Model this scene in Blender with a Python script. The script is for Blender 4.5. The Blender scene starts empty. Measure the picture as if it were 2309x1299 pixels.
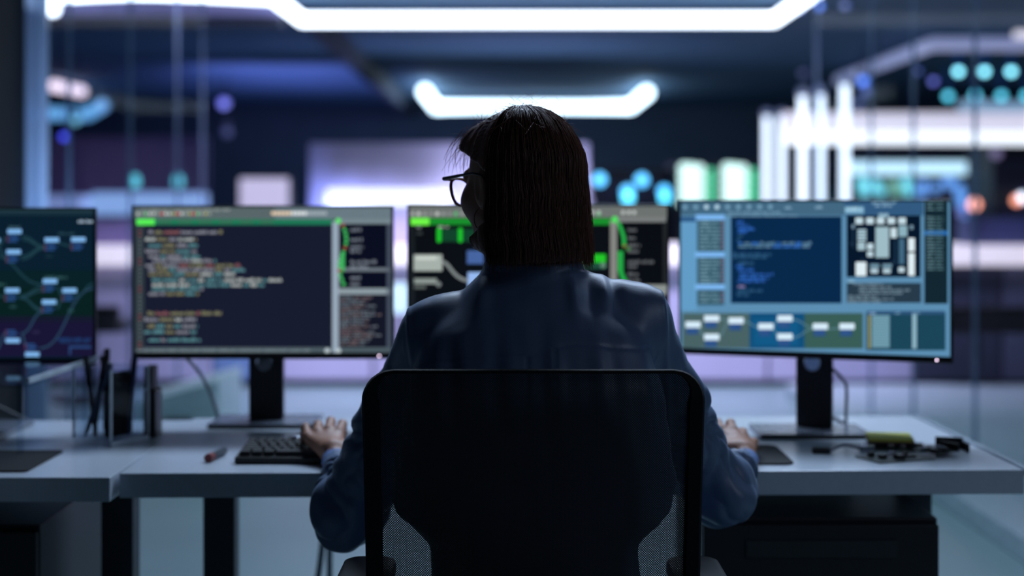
import bpy, bmesh, math, random
import numpy as np
from mathutils import Vector, Matrix, noise

random.seed(7)
np.random.seed(7)
C = bpy.context.scene.collection
SC = bpy.context.scene
PI = math.pi

# ------------------------------------------------------------------ camera
F = 3207.0            # focal length in pixels of the 2309 px wide frame
HX, HY = 1154.5, 465.0
ZC = 1.237
cam_d = bpy.data.cameras.new('camera')
cam = bpy.data.objects.new('camera', cam_d)
C.objects.link(cam)
cam.location = (0, 0, ZC)
cam.rotation_euler = (PI / 2, 0, 0)
cam_d.sensor_width = 36.0
cam_d.lens = F * 36.0 / 2309.0
cam_d.shift_y = -(649.5 - HY) / 2309.0
cam_d.clip_start = 0.05
cam_d.clip_end = 200
cam_d.dof.use_dof = True
cam_d.dof.focus_distance = 2.26
cam_d.dof.aperture_fstop = 1.7
SC.camera = cam

# ------------------------------------------------------------------ world, exposure
w = bpy.data.worlds.new('world')
SC.world = w
w.use_nodes = True
bg = w.node_tree.nodes['Background']
bg.inputs[0].default_value = (0.45, 0.62, 1.0, 1)
bg.inputs[1].default_value = 0.011
vs = SC.view_settings
vs.view_transform = 'Standard'
vs.look = 'None'
vs.exposure = 0.0
vs.gamma = 1.0
vs.use_curve_mapping = False
SC.cycles.use_denoising = True
SC.cycles.max_bounces = 8
SC.cycles.transparent_max_bounces = 16
SC.cycles.sample_clamp_indirect = 6.0
SC.cycles.caustics_reflective = False
SC.cycles.caustics_refractive = False


def area(name, loc, target, sx, sy, power, col, spread=PI):
    d = bpy.data.lights.new(name, 'AREA')
    d.shape = 'RECTANGLE'
    d.size, d.size_y = sx, sy
    d.energy = power
    d.color = col
    d.spread = spread
    o = bpy.data.objects.new(name, d)
    C.objects.link(o)
    o.location = loc
    v = Vector(target) - Vector(loc)
    o.rotation_euler = v.to_track_quat('-Z', 'Y').to_euler()
    return o


# ceiling lamps (aisle, desk, rear), then coloured washes and an added pane fill
area('aisle_lamp', (0.0, 7.3, 2.9), (0.0, 7.3, 0), 3.2, 2.6, 28, (0.50, 0.86, 1.0), 2.2)
area('desk_lamp', (0.4, 4.3, 2.9), (0.3, 2.9, 0.7), 2.2, 0.35, 50, (0.60, 0.76, 1.0), 2.4)
area('rear_lamp', (3.4, 0.6, 2.6), (1.0, 2.7, 0.6), 0.8, 0.8, 7.0, (0.62, 0.76, 1.0), 2.3)
area('purple_lamp', (-3.0, 19.3, 1.9), (-3.0, 19.8, 2.98), 2.0, 4.0, 60, (0.33, 0.36, 1.0))
area('counter_lamp', (0.2, 8.3, 2.8), (0.2, 9.6, 0.3), 5.0, 0.3, 58, (0.74, 0.68, 1.0), 1.5)
area('wall_wash_blue', (-1.9, 15.6, 0.95), (-1.95, 16.0, 1.3), 0.5, 0.2, 10, (0.30, 0.40, 1.0))
area('wall_wash_white', (0.2, 15.5, 0.95), (0.25, 16.0, 1.45), 1.6, 0.2, 40, (0.68, 0.72, 1.0))
area('pane_fill', (-1.85, 6.9, 0.5), (-2.0, 6.0, 1.3), 0.3, 0.3, 4.5, (0.55, 0.72, 1.0), 1.0)  # added fill behind the frosted pane to brighten it, no fixture
area('purple_wall_wash', (-5.2, 16.6, 1.1), (-5.0, 18.0, 1.6), 2.0, 0.4, 3.2, (0.55, 0.45, 1.0))

# ------------------------------------------------------------------ helpers


def P(px, py, D):
    return Vector(((px - HX) * D / F, D, ZC - (py - HY) * D / F))


def lin(c):
    out = []
    for v in c[:3]:
        v = v / 255.0
        out.append(v / 12.92 if v <= 0.04045 else ((v + 0.055) / 1.055) ** 2.4)
    return tuple(out)


MATS = {}


def mat(name, srgb, rough=0.5, metal=0.0, var=0.12, scale=30.0, bump=0.0, spec=0.5, stretch=(1, 1, 1), sheen=0.0, coat=0.0, linear=None):
    """Procedural Principled material: noise drives small colour and roughness variation (and bump)."""
    if name in MATS:
        return MATS[name]
    m = bpy.data.materials.new(name)
    m.use_nodes = True
    nt = m.node_tree
    b = nt.nodes['Principled BSDF']
    c = linear or lin(srgb)
    tc = nt.nodes.new('ShaderNodeTexCoord')
    mp = nt.nodes.new('ShaderNodeMapping')
    mp.inputs['Scale'].default_value = stretch
    nz = nt.nodes.new('ShaderNodeTexNoise')
    nz.inputs['Scale'].default_value = scale
    nz.inputs['Detail'].default_value = 4
    rp = nt.nodes.new('ShaderNodeValToRGB')
    rp.color_ramp.elements[0].color = tuple(v * (1 - var) for v in c) + (1,)
    rp.color_ramp.elements[1].color = tuple(min(1, v * (1 + var)) for v in c) + (1,)
    rp.color_ramp.elements[0].position = 0.3
    rp.color_ramp.elements[1].position = 0.7
    nt.links.new(tc.outputs['Object'], mp.inputs[0])
    nt.links.new(mp.outputs[0], nz.inputs[0])
    nt.links.new(nz.outputs[0], rp.inputs[0])
    nt.links.new(rp.outputs[0], b.inputs['Base Color'])
    b.inputs['Roughness'].default_value = rough
    b.inputs['Metallic'].default_value = metal
    b.inputs['Specular IOR Level'].default_value = spec
    if sheen:
        b.inputs['Sheen Weight'].default_value = sheen
        b.inputs['Sheen Roughness'].default_value = 0.35
        b.inputs['Sheen Tint'].default_value = (0.6, 0.75, 1, 1)
    if coat:
        b.inputs['Coat Weight'].default_value = coat
        b.inputs['Coat Roughness'].default_value = 0.15
    if bump:
        bp = nt.nodes.new('ShaderNodeBump')
        bp.inputs['Strength'].default_value = bump
        bp.inputs['Distance'].default_value = 0.002
        nt.links.new(nz.outputs[0], bp.inputs['Height'])
        nt.links.new(bp.outputs[0], b.inputs['Normal'])
    MATS[name] = m
    return m


def emat(name, srgb, strength, base=(0.8, 0.8, 0.8)):
    if name in MATS:
        return MATS[name]
    m = bpy.data.materials.new(name)
    m.use_nodes = True
    b = m.node_tree.nodes['Principled BSDF']
    b.inputs['Base Color'].default_value = base + (1,)
    b.inputs['Roughness'].default_value = 0.4
    b.inputs['Emission Color'].default_value = lin(srgb) + (1,)
    b.inputs['Emission Strength'].default_value = strength
    MATS[name] = m
    return m


def glassmat(name, tint, ior=1.45, rough=0.02, coat=1.0, diffuse=0.0, dcol=(0.5, 0.6, 0.8)):
    """Thin architectural glass: transparent + Fresnel reflection (+ optional frosted share)."""
    if name in MATS:
        return MATS[name]
    m = bpy.data.materials.new(name)
    m.use_nodes = True
    nt = m.node_tree
    nt.nodes.clear()
    out = nt.nodes.new('ShaderNodeOutputMaterial')
    tr = nt.nodes.new('ShaderNodeBsdfTransparent')
    tr.inputs[0].default_value = tint + (1,)
    gl = nt.nodes.new('ShaderNodeBsdfGlossy')
    gl.inputs['Roughness'].default_value = rough
    gl.inputs[0].default_value = (1, 1, 1, 1)
    fr = nt.nodes.new('ShaderNodeFresnel')
    fr.inputs[0].default_value = ior
    mx = nt.nodes.new('ShaderNodeMixShader')
    geo = nt.nodes.new('ShaderNodeNewGeometry')
    front = nt.nodes.new('ShaderNodeMath')
    front.operation = 'SUBTRACT'
    front.inputs[0].default_value = 1.0
    nt.links.new(geo.outputs['Backfacing'], front.inputs[1])
    mul = nt.nodes.new('ShaderNodeMath')
    mul.operation = 'MULTIPLY'
    low = nt.nodes.new('ShaderNodeMath')
    low.operation = 'MULTIPLY'
    low.inputs[1].default_value = coat
    nt.links.new(fr.outputs[0], mul.inputs[0])
    nt.links.new(front.outputs[0], mul.inputs[1])
    nt.links.new(mul.outputs[0], low.inputs[0])
    nt.links.new(low.outputs[0], mx.inputs[0])
    nt.links.new(tr.outputs[0], mx.inputs[1])
    nt.links.new(gl.outputs[0], mx.inputs[2])
    last = mx
    if diffuse:
        df = nt.nodes.new('ShaderNodeBsdfDiffuse')
        df.inputs[0].default_value = dcol + (1,)
        tl = nt.nodes.new('ShaderNodeBsdfTranslucent')
        tl.inputs[0].default_value = dcol + (1,)
        ad = nt.nodes.new('ShaderNodeMixShader')
        ad.inputs[0].default_value = 0.5
        nt.links.new(df.outputs[0], ad.inputs[1])
        nt.links.new(tl.outputs[0], ad.inputs[2])
        m2 = nt.nodes.new('ShaderNodeMixShader')
        m2.inputs[0].default_value = diffuse
        nt.links.new(mx.outputs[0], m2.inputs[1])
        nt.links.new(ad.outputs[0], m2.inputs[2])
        last = m2
    nt.links.new(last.outputs[0], out.inputs[0])
    MATS[name] = m
    return m


def tag(o, label=None, cat=None, group=None, kind=None):
    if label:
        o['label'] = label
    if cat:
        o['category'] = cat
    if group:
        o['group'] = group
    if kind:
        o['kind'] = kind
    return o


def thing(name, label, cat, loc=(0, 0, 0), rz=0.0, group=None):
    o = bpy.data.objects.new(name, None)
    C.objects.link(o)
    o.empty_display_size = 0.1
    o.location = loc
    o.rotation_euler = (0, 0, rz)
    return tag(o, label, cat, group)


def minv(parent):
    if parent is None:
        return Matrix.Identity(4)
    m = Matrix.Translation(parent.location) @ parent.rotation_euler.to_matrix().to_4x4()
    if parent.parent:
        m = (Matrix.Translation(parent.parent.location) @ parent.parent.rotation_euler.to_matrix().to_4x4()) @ m
    return m.inverted()


class MB:
    """Collects shapes into one mesh."""

    def __init__(self):
        self.bm = bmesh.new()

    def box(self, lo, hi, rz=0.0, piv=None, mtx=None):
        r = bmesh.ops.create_cube(self.bm, size=1.0)
        lo, hi = Vector(lo), Vector(hi)
        m = Matrix.Translation((lo + hi) / 2) @ Matrix.Diagonal((*(hi - lo), 1))
        if rz:
            pv = Vector(piv) if piv is not None else (lo + hi) / 2
            m = Matrix.Translation(pv) @ Matrix.Rotation(rz, 4, 'Z') @ Matrix.Translation(-pv) @ m
        if mtx is not None:
            m = mtx @ m
        bmesh.ops.transform(self.bm, matrix=m, verts=r['verts'])
        return r['verts']

    def hexa(self, pts):
        v = [self.bm.verts.new(p) for p in pts]
        for f in ((0, 3, 2, 1), (4, 5, 6, 7), (0, 1, 5, 4), (1, 2, 6, 5), (2, 3, 7, 6), (3, 0, 4, 7)):
            self.bm.faces.new([v[i] for i in f])

    def prism(self, poly, z0, z1, mtx=None):
        a = [Vector((p[0], p[1], z0)) for p in poly]
        b = [Vector((p[0], p[1], z1)) for p in poly]
        if mtx is not None:
            a = [mtx @ p for p in a]
            b = [mtx @ p for p in b]
        va = [self.bm.verts.new(p) for p in a]
        vb = [self.bm.verts.new(p) for p in b]
        n = len(poly)
        self.bm.faces.new(va[::-1])
        self.bm.faces.new(vb)
        for i in range(n):
            self.bm.faces.new((va[i], va[(i + 1) % n], vb[(i + 1) % n], vb[i]))

    def tube(self, pts, rad, seg=10, cap=True, closed=False):
        pts = [Vector(p) for p in pts]
        n = len(pts)
        rads = rad if isinstance(rad, (list, tuple)) else [rad] * n
        prev = None
        rings = []
        for i, p in enumerate(pts):
            if closed:
                t1 = (p - pts[i - 1]).normalized()
                t2 = (pts[(i + 1) % n] - p).normalized()
            else:
                t1 = (p - pts[i - 1]).normalized() if i else (pts[1] - p).normalized()
                t2 = (pts[i + 1] - p).normalized() if i < n - 1 else t1
            t = (t1 + t2)
            t = t.normalized() if t.length > 1e-6 else t1
            sc = 1.0 / max(0.5, t.dot(t1))
            if prev is None:
                up = Vector((0, 0, 1)) if abs(t.z) < 0.9 else Vector((1, 0, 0))
                x = t.cross(up).normalized()
            else:
                x = (prev - t * prev.dot(t)).normalized()
            prev = x
            y = t.cross(x)
            bend = (t2 - t1)
            ring = []
            for k in range(seg):
                a = 2 * PI * (k + 0.5) / seg
                o = x * math.cos(a) + y * math.sin(a)
                if bend.length > 1e-4 and sc > 1.02:
                    bn = bend.normalized()
                    o = o + bn * o.dot(bn) * (sc - 1)
                ring.append(self.bm.verts.new(p + o * rads[i]))
            rings.append(ring)
        m = n if closed else n - 1
        for i in range(m):
            a, b = rings[i], rings[(i + 1) % n]
            for k in range(seg):
                self.bm.faces.new((a[k], a[(k + 1) % seg], b[(k + 1) % seg], b[k]))
        if cap and not closed:
            self.bm.faces.new(rings[0][::-1])
            self.bm.faces.new(rings[-1])

    def lathe(self, prof, center, seg=24, axis='Z'):
        rings = []
        c = Vector(center)
        for r, h in prof:
            ring = []
            for k in range(seg):
                a = 2 * PI * k / seg
                if axis == 'Z':
                    v = Vector((r * math.cos(a), r * math.sin(a), h))
                elif axis == 'Y':
                    v = Vector((r * math.cos(a), h, r * math.sin(a)))
                else:
                    v = Vector((h, r * math.cos(a), r * math.sin(a)))
                ring.append(self.bm.verts.new(c + v))
            rings.append(ring)
        for a, b in zip(rings[:-1], rings[1:]):
            for k in range(seg):
                self.bm.faces.new((a[k], a[(k + 1) % seg], b[(k + 1) % seg], b[k]))
        self.bm.faces.new(rings[0][::-1])
        self.bm.faces.new(rings[-1])

    def ball(self, c, r, sub=2):
        q = bmesh.ops.create_icosphere(self.bm, subdivisions=sub, radius=1.0)
        rr = r if isinstance(r, (tuple, list)) else (r, r, r)
        bmesh.ops.transform(self.bm, matrix=Matrix.Translation(c) @ Matrix.Diagonal((*rr, 1)), verts=q['verts'])

    def build(self, name, material, parent=None, bevel=0.0, smooth=False, world=True, bseg=2):
        bm = self.bm
        bmesh.ops.recalc_face_normals(bm, faces=bm.faces)
        if bevel:
            es = [e for e in bm.edges if len(e.link_faces) == 2 and e.calc_face_angle(0) > 0.5]
            bmesh.ops.bevel(bm, geom=es, offset=bevel, segments=bseg, affect='EDGES', profile=0.5)
        me = bpy.data.meshes.new(name)
        o = bpy.data.objects.new(name, me)
        C.objects.link(o)
        if parent is not None:
            if world:
                bmesh.ops.transform(bm, matrix=minv(parent), verts=bm.verts)
            o.parent = parent
        else:
            co = [v.co for v in bm.verts]
            c = Vector(((min(p.x for p in co) + max(p.x for p in co)) / 2, (min(p.y for p in co) + max(p.y for p in co)) / 2, min(p.z for p in co)))
            bmesh.ops.transform(bm, matrix=Matrix.Translation(-c), verts=bm.verts)
            o.location = c
        bm.to_mesh(me)
        bm.free()
        me.materials.append(material)
        if smooth:
            for p in me.polygons:
                p.use_smooth = True
            try:
                me.set_sharp_from_angle(angle=0.7)
            except Exception:
                pass
        return o


def rrect(x0, y0, x1, y1, r, n=5):
    pts = []
    for cx, cy, a0 in ((x1 - r, y1 - r, 0), (x0 + r, y1 - r, PI / 2), (x0 + r, y0 + r, PI), (x1 - r, y0 + r, 1.5 * PI)):
        for k in range(n + 1):
            a = a0 + k * PI / 2 / n
            pts.append((cx + r * math.cos(a), cy + r * math.sin(a)))
    return pts


def bez(p0, p1, p2, p3, n=14):
    p0, p1, p2, p3 = map(Vector, (p0, p1, p2, p3))
    return [p0 * (1 - t) ** 3 + p1 * 3 * t * (1 - t) ** 2 + p2 * 3 * t * t * (1 - t) + p3 * t ** 3 for t in [i / n for i in range(n + 1)]]


def struct(o, label=None):
    o['kind'] = 'structure'
    if label:
        o['label'] = label
    return o


def np_mesh(name, verts, quads, material, parent=None, smooth=True):
    """Fast mesh from numpy arrays (world coordinates)."""
    me = bpy.data.meshes.new(name)
    verts = np.asarray(verts, dtype=np.float32)
    if parent is not None:
        m = np.array(minv(parent), dtype=np.float32)
        verts = verts @ m[:3, :3].T + m[:3, 3]
    nq, k = quads.shape
    me.vertices.add(len(verts))
    me.vertices.foreach_set('co', verts.ravel())
    me.loops.add(nq * k)
    me.loops.foreach_set('vertex_index', quads.astype(np.int32).ravel())
    me.polygons.add(nq)
    me.polygons.foreach_set('loop_start', np.arange(0, nq * k, k, dtype=np.int32))
    me.polygons.foreach_set('use_smooth', np.full(nq, smooth, dtype=bool))
    me.update(calc_edges=True)
    me.validate()
    me.materials.append(material)
    o = bpy.data.objects.new(name, me)
    C.objects.link(o)
    if parent is not None:
        o.parent = parent
    return o


# ------------------------------------------------------------------ materials
M_floor = mat('polished_concrete', (144, 170, 174), 0.33, var=0.07, scale=1.2, spec=0.5)
M_ceil = mat('dark_ceiling_paint', (70, 102, 132), 0.8, var=0.06, scale=2)
M_wall = mat('dark_wall_paint', (74, 92, 112), 0.8, var=0.08, scale=3)
M_black_panel = mat('black_wall_panel', (7, 8, 11), 0.7)
M_lav = mat('lavender_panel', (200, 192, 225), 0.55, var=0.05, scale=3)
M_bluepanel = mat('blue_grey_panel', (120, 150, 200), 0.5, var=0.05)
M_greypanel = mat('grey_panel', (95, 98, 125), 0.5, var=0.08)
M_desk = mat('white_laminate', (198, 208, 220), 0.27, var=0.03, scale=60)
M_deskleg = mat('graphite_metal', (58, 62, 70), 0.42, metal=0.3)
M_cab = mat('black_cabinet', (34, 34, 40), 0.42, var=0.05)
M_plastic = mat('black_plastic', (16, 17, 19), 0.42, var=0.06, scale=200)
M_gloss = mat('grey_monitor_base', (110, 118, 132), 0.22, var=0.04)
M_column = mat('dark_column', (20, 21, 24), 0.4)
M_chrome = mat('chrome', (190, 195, 205), 0.18, metal=1.0, var=0.03)
M_key = mat('black_keycap', (24, 25, 28), 0.55)
M_rub = mat('black_cloth_pad', (22, 23, 27), 0.85, var=0.1, scale=900)
M_cable = mat('grey_cable', (120, 130, 140), 0.55)
M_skin = mat('skin', (176, 128, 106), 0.5, var=0.07, scale=60, bump=0.05)
M_skin.node_tree.nodes['Principled BSDF'].inputs['Subsurface Weight'].default_value = 0.15
M_skin.node_tree.nodes['Principled BSDF'].inputs['Subsurface Radius'].default_value = (0.012, 0.005, 0.003)
M_shirt = mat('navy_satin', (96, 116, 148), 0.44, var=0.05, scale=300, sheen=0.25, stretch=(1, 1, 1), bump=0.05)
M_trouser = mat('dark_trousers', (20, 22, 30), 0.8, scale=200)
M_shoe = mat('black_leather', (18, 16, 16), 0.35)
M_hair = mat('brown_hair', (132, 90, 76), 0.36, var=0.35, scale=40, stretch=(14, 14, 0.6), bump=0.0)
M_gframe = mat('brown_acetate', (124, 66, 54), 0.25, var=0.3, scale=60)
M_gold = mat('dull_gold', (150, 110, 80), 0.3, metal=1.0)
M_led_w = emat('power_led', (255, 225, 255), 7)
M_glass = glassmat('partition_glass', (0.95, 0.97, 0.98), coat=0.03)
M_clear = glassmat('clear_acrylic', (0.86, 0.90, 0.93), rough=0.04, coat=0.5)
M_edge = mat('acrylic_edge_glow', (205, 218, 228), 0.2)  # pale colour stands for light caught in the clear edges
M_lens = glassmat('lens_glass', (0.97, 0.98, 0.99))
M_pane = glassmat('frosted_pane', (0.55, 0.65, 0.8), diffuse=0.68, dcol=(0.70, 0.80, 0.95))
M_joint = glassmat('glass_joint', (0.6, 0.7, 0.8), coat=0.3, diffuse=0.4, dcol=(0.4, 0.5, 0.65))
M_pcb = mat('dark_pcb', (38, 52, 50), 0.4, var=0.5, scale=120)
M_chip = mat('black_chip', (22, 22, 26), 0.35)
M_note = mat('yellow_paper', (214, 214, 96), 0.7, var=0.04)
M_notebase = mat('brown_board', (84, 66, 62), 0.6)

M_strand = M_hair.copy()
M_strand.name = 'brown_hair_strand'
_nt = M_strand.node_tree
_pb = _nt.nodes['Principled BSDF']
_tl = _nt.nodes.new('ShaderNodeBsdfTranslucent')
_tl.inputs[0].default_value = (0.34, 0.20, 0.15, 1)
_mx = _nt.nodes.new('ShaderNodeMixShader')
_mx.inputs[0].default_value = 0.4
_nt.links.new(_pb.outputs[0], _mx.inputs[1])
_nt.links.new(_tl.outputs[0], _mx.inputs[2])
_nt.links.new(_mx.outputs[0], _nt.nodes['Material Output'].inputs[0])

# tubes of light
E_white = emat('white_tube', (225, 238, 255), 5.0)
E_pend = emat('blue_white_tube', (205, 235, 255), 5.0)

# ------------------------------------------------------------------ SETTING
CZ = 2.98
b = MB(); b.box((-9, -2.5, -0.1), (11, 26, 0)); struct(b.build('floor', M_floor), 'polished pale blue-grey concrete floor')
b = MB(); b.box((-9, 3.2, CZ), (11, 26, CZ + 0.1)); struct(b.build('ceiling', M_ceil), 'dark ceiling over the workshop')
b = MB(); b.box((-9, 25, 0), (11, 25.2, CZ)); struct(b.build('wall_back', M_wall), 'dark far wall')
b = MB(); b.box((-9.2, 3, 0), (-9, 25.2, CZ)); struct(b.build('wall_far_left', M_wall))
b = MB(); b.box((11, 3, 0), (11.2, 25.2, CZ)); struct(b.build('wall_far_right', M_wall))
b = MB(); b.box((-2.14, 3.2, 0), (-2.045, 5.98, CZ)); struct(b.build('wall_left', M_black_panel), 'black wall panel ending at the glass partition')
# frosted end pane of the partition beside the black wall, with a metal edge strip
b = MB(); b.box((-2.045, 5.98, 0), (-1.955, 6.0, CZ)); struct(b.build('window_1', M_pane), 'frosted blue end pane of the glass partition')
# lowered ceiling beams
M_beam = mat('beam_paint', (60, 66, 86), 0.7)
b = MB(); b.box((-1.82, 13.0, 2.78), (-1.70, 24.98, CZ - 0.001)); struct(b.build('trim_1', M_beam), 'dark ceiling beam')
b = MB(); b.box((-8.9, 11.75, 2.735), (-1.9, 11.85, CZ - 0.001)); struct(b.build('trim_3', M_beam), 'dark ceiling fascia behind the pale one')
b = MB(); b.box((-8.9, 11.6, 2.80), (-1.9, 11.7, CZ - 0.001)); struct(b.build('trim_2', mat('fascia_lavender', (170, 165, 225), 0.6)), 'pale ceiling fascia')


def glass_wall(n, x, d0, joints, d1):
    """Side partition running away from the camera: panes, joints and a floor kerb."""
    ds = [d0] + joints + [d1]
    for i in range(len(ds) - 1):
        b = MB(); b.box((x - 0.006, ds[i] + 0.006, 0.1), (x + 0.006, ds[i + 1] - 0.006, CZ - 0.03))
        struct(b.build('window_%d' % (n + i), M_glass), 'clear pane of the side partition')
    b = MB()
    for d in ds:
        b.box((x - 0.008, d - 0.005, 0.1), (x + 0.008, d + 0.005, CZ - 0.03))
    struct(b.build('trim_%d' % (n + 1), M_joint), 'thin joints of the side partition')
    b = MB(); b.box((x - 0.05 if x < 0 else 1.775, d0, 0), (x + 0.05 if x < 0 else 5.2, d1, 0.088))
    struct(b.build('baseboard_%s' % ('left' if x < 0 else 'right'), mat('kerb_white', (190, 205, 215), 0.45), bevel=0.006), 'pale kerb under the glass partition')
    b = MB(); b.box((x - 0.03, d0, CZ - 0.03), (x + 0.03, d1, CZ - 0.001))
    struct(b.build('trim_%d' % (n + 2), M_beam), 'head rail of the glass partition')


glass_wall(2, -2.0, 6.02, [6.42, 7.45, 8.5], 9.2)
glass_wall(12, 1.97, 4.4, [5.2, 6.05, 6.98, 7.8], 9.2)

# ------------------------------------------------------------------ BACKGROUND: lamps


def lamp(name, label, pts, r, m, cat='lamp', hang=(), group=None, seg=12):
    pts = [Vector(p) for p in pts]
    base = Vector(pts[0])
    t = thing(name, label, cat, base, group=group)
    b = MB(); b.tube(pts, r, seg); b.build('light_tube', m, t, smooth=True)
    for h in hang:
        p = pts[0].lerp(pts[1], h) if h <= 1 else pts[-2].lerp(pts[-1], h - 1)
        b = MB(); b.tube([p + Vector((0, 0, r * 0.8)), (p.x, p.y, CZ - 0.001)], 0.004, 6)
        b.build('hanger', M_deskleg, t)
    return t


ZL = 2.81
lamp('ceiling_light', 'long stepped white ceiling light frame crossing the top of the room',
     [(-3.66, 11.35, ZL), (-3.70, 10.7, ZL), (-1.80, 10.7, ZL), (-1.77, 12.0, ZL), (2.21, 12.0, ZL), (2.24, 5.2, ZL)], 0.052, E_white, hang=(0.5, 1.3))
lamp('pendant_light', 'white U-shaped hanging tube light behind the person\'s head',
     [(-1.19, 19.4, 2.8), (-1.19, 22.3, 2.79), (1.86, 22.3, 2.80), (1.86, 19.6, 2.80)], 0.09, E_pend, hang=(0.5, 1.5))
lamp('pendant_light', 'pale blue bent tube light beside the frosted pane',
     [(-7.3, 21.0, 2.61), (-6.25, 21.0, 2.60), (-5.82, 20.2, 2.67)], 0.09, emat('dim_blue_tube', (95, 160, 220), 1.2), hang=(0.4, 1.5))
lamp('pendant_light', 'short pinkish white tube light above the bent blue one',
     [(-6.10, 18.9, 2.84), (-6.05, 20.0, 2.85)], 0.07, emat('pink_tube', (250, 228, 250), 1.5), hang=(0.5,))
# wide light box on the right
t = thing('light_box', 'wide two-tone white light box beneath the teal hanging bulbs', 'lamp', (4.6, 14.0, 1.85))
b = MB(); b.box((2.68, 13.96, 1.99), (6.5, 14.1, 2.16)); b.build('upper_panel', emat('lavender_lit', (214, 206, 228), 0.85), t)
b = MB(); b.tube([(2.70, 13.93, 1.91), (6.5, 13.93, 1.90)], 0.068, 12); b.build('light_tube', emat('white_tube_soft', (236, 240, 250), 1.5), t, smooth=True)
for x in (3.6, 5.9):
    b = MB(); b.tube([(x, 14.03, 2.155), (x, 14.03, CZ - 0.001)], 0.006, 6); b.build('hanger', M_deskleg, t)
lamp('pendant_light', 'cyan white tube light beneath the wide light box',
     [(3.8, 16.0, 1.665), (5.30, 16.0, 1.665)], 0.075, emat('cyan_tube', (190, 232, 255), 1.3), hang=(0.3, 0.9))
lamp('ceiling_light', 'lavender corner-shaped ceiling light above the teal bulbs',
     [(4.05, 17.6, 2.80), (4.05, 13.7, 2.80), (7.2, 13.7, 2.80)], 0.065, emat('lavender_tube', (150, 158, 215), 0.55), hang=(0.5, 1.4))
lamp('pendant_light', 'pale blue tube light behind the teal bulbs',
     [(6.22, 19.0, 2.62), (6.25, 19.7, 2.62), (8.0, 19.7, 2.60)], 0.07, emat('pale_blue_tube', (150, 190, 230), 0.7), hang=(0.5, 1.4))
lamp('ceiling_light', 'small white lamp high at the edge of the lavender light',
     [P(2288, 78, 12.6), P(2345, 78, 12.6)], 0.035, emat('white_tube_small', (232, 224, 240), 1.0))
lamp('pendant_light', 'bright white tube light on the lavender wall beside the glasses',
     [P(738, 444, 15.75), P(1015, 444, 15.75)], 0.085, emat('white_bar', (238, 244, 255), 1.5))
for x_ in (-1.7, -0.9):
    b = MB(); b.tube([(x_, 15.83, 1.34), (x_, 15.999, 1.34)], 0.02, 8); b.build('bracket', M_deskleg, C.objects['pendant_light.005'])

# vertical light columns
for i, (px, ytop, D, lb) in enumerate(((1729, 262, 16.4, 'shortest light column, nearest the white-green indicator stacks'),
                                       (1762, 262, 16.0, 'light column just behind the shortest one'),
                                       (1810, 216, 13.6, 'middle light column of the five'),
                                       (1849, 212, 13.3, 'light column just past the middle one'),
                                       (1905, 190, 12.3, 'tallest light column, against the wide light box'))):
    top = P(px, ytop, D)
    t = thing('light_column', lb, 'lamp', (top.x, D, 0), group=None)
    b = MB(); b.tube([(top.x, D, 0.06), (top.x, D, top.z)], 0.036, 12); b.build('light_tube', emat('column_tube', (214, 230, 252), 2.2), t, smooth=True)
    b = MB(); b.lathe([(0.085, 0), (0.085, 0.05), (0.056, 0.07)], (top.x, D, 0), 16); b.build('base', M_deskleg, t)
    b = MB(); b.lathe([(0.052, 0), (0.052, 0.07), (0.03, 0.09)], (top.x, D, top.z - 0.01), 12); b.build('cap', emat('blue_cap', (40, 70, 160), 0.35), t)

# lit lavender wall behind the person
b = MB(); b.box((-2.28, 16.0, 0), (0.86, 16.15, 1.95)); tag(b.build('partition_screen', M_lav, bevel=0.01), 'free standing lavender screen wall behind the person\'s head', 'partition')
b = MB(); b.box((-7.5, 18.0, 0), (-3.85, 18.15, 2.12)); tag(b.build('partition_screen', mat('dusky_screen', (120, 104, 140), 0.7), bevel=0.01), 'dusky purple screen wall beyond the frosted pane', 'partition')
t = thing('display', 'blank glowing white display above the code monitor', 'display', (-2.55, 14.5, 0))
p0, p1 = P(540, 402, 14.5), P(650, 480, 14.5)
b = MB(); b.box((p0.x, 14.5, p1.z), (p1.x, 14.54, p0.z)); b.build('lit_face', emat('display_white', (200, 192, 232), 0.85), t, bevel=0.01)
b = MB(); b.box((p0.x - 0.02, 14.54, p1.z - 0.02), (p1.x + 0.02, 14.60, p0.z + 0.02)); b.build('back_shell', M_plastic, t)
b = MB(); b.tube([(-2.53, 14.57, p1.z), (-2.53, 14.57, 0.02)], 0.03, 10); b.lathe([(0.2, 0), (0.2, 0.02)], (-2.53, 14.57, 0), 20); b.build('stand', M_plastic, t)

# light table on the left
t = thing('light_table', 'bright blue glowing worktop beyond the frosted pane', 'table', (-4.2, 15.2, 0))
p0, p1 = P(205, 434, 15), P(448, 485, 15)
b = MB(); b.box((p0.x, 15.0, p1.z), (p1.x, 15.5, p0.z)); b.build('lit_top', emat('table_blue', (128, 165, 228), 0.9), t, bevel=0.02)
for x in (p0.x + 0.1, p1.x - 0.1):
    for y in (15.08, 15.42):
        b = MB(); b.tube([(x, y, 0), (x, y, p1.z)], 0.025, 8); b.build('leg', M_deskleg, t)
t = thing('light_table', 'lower blue glowing worktop right beside the frosted pane', 'table', (-5.0, 15.2, 0))
p0, p1 = P(20, 440, 15), P(185, 475, 15)
b = MB(); b.box((p0.x, 15.0, p1.z), (p1.x, 15.5, p0.z)); b.build('lit_top', emat('table_blue_dim', (120, 140, 205), 0.7), t, bevel=0.02)
for x in (p0.x + 0.1, p1.x - 0.1):
    for y in (15.08, 15.42):
        b = MB(); b.tube([(x, y, 0), (x, y, p1.z)], 0.025, 8); b.build('leg', M_deskleg, t)
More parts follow.
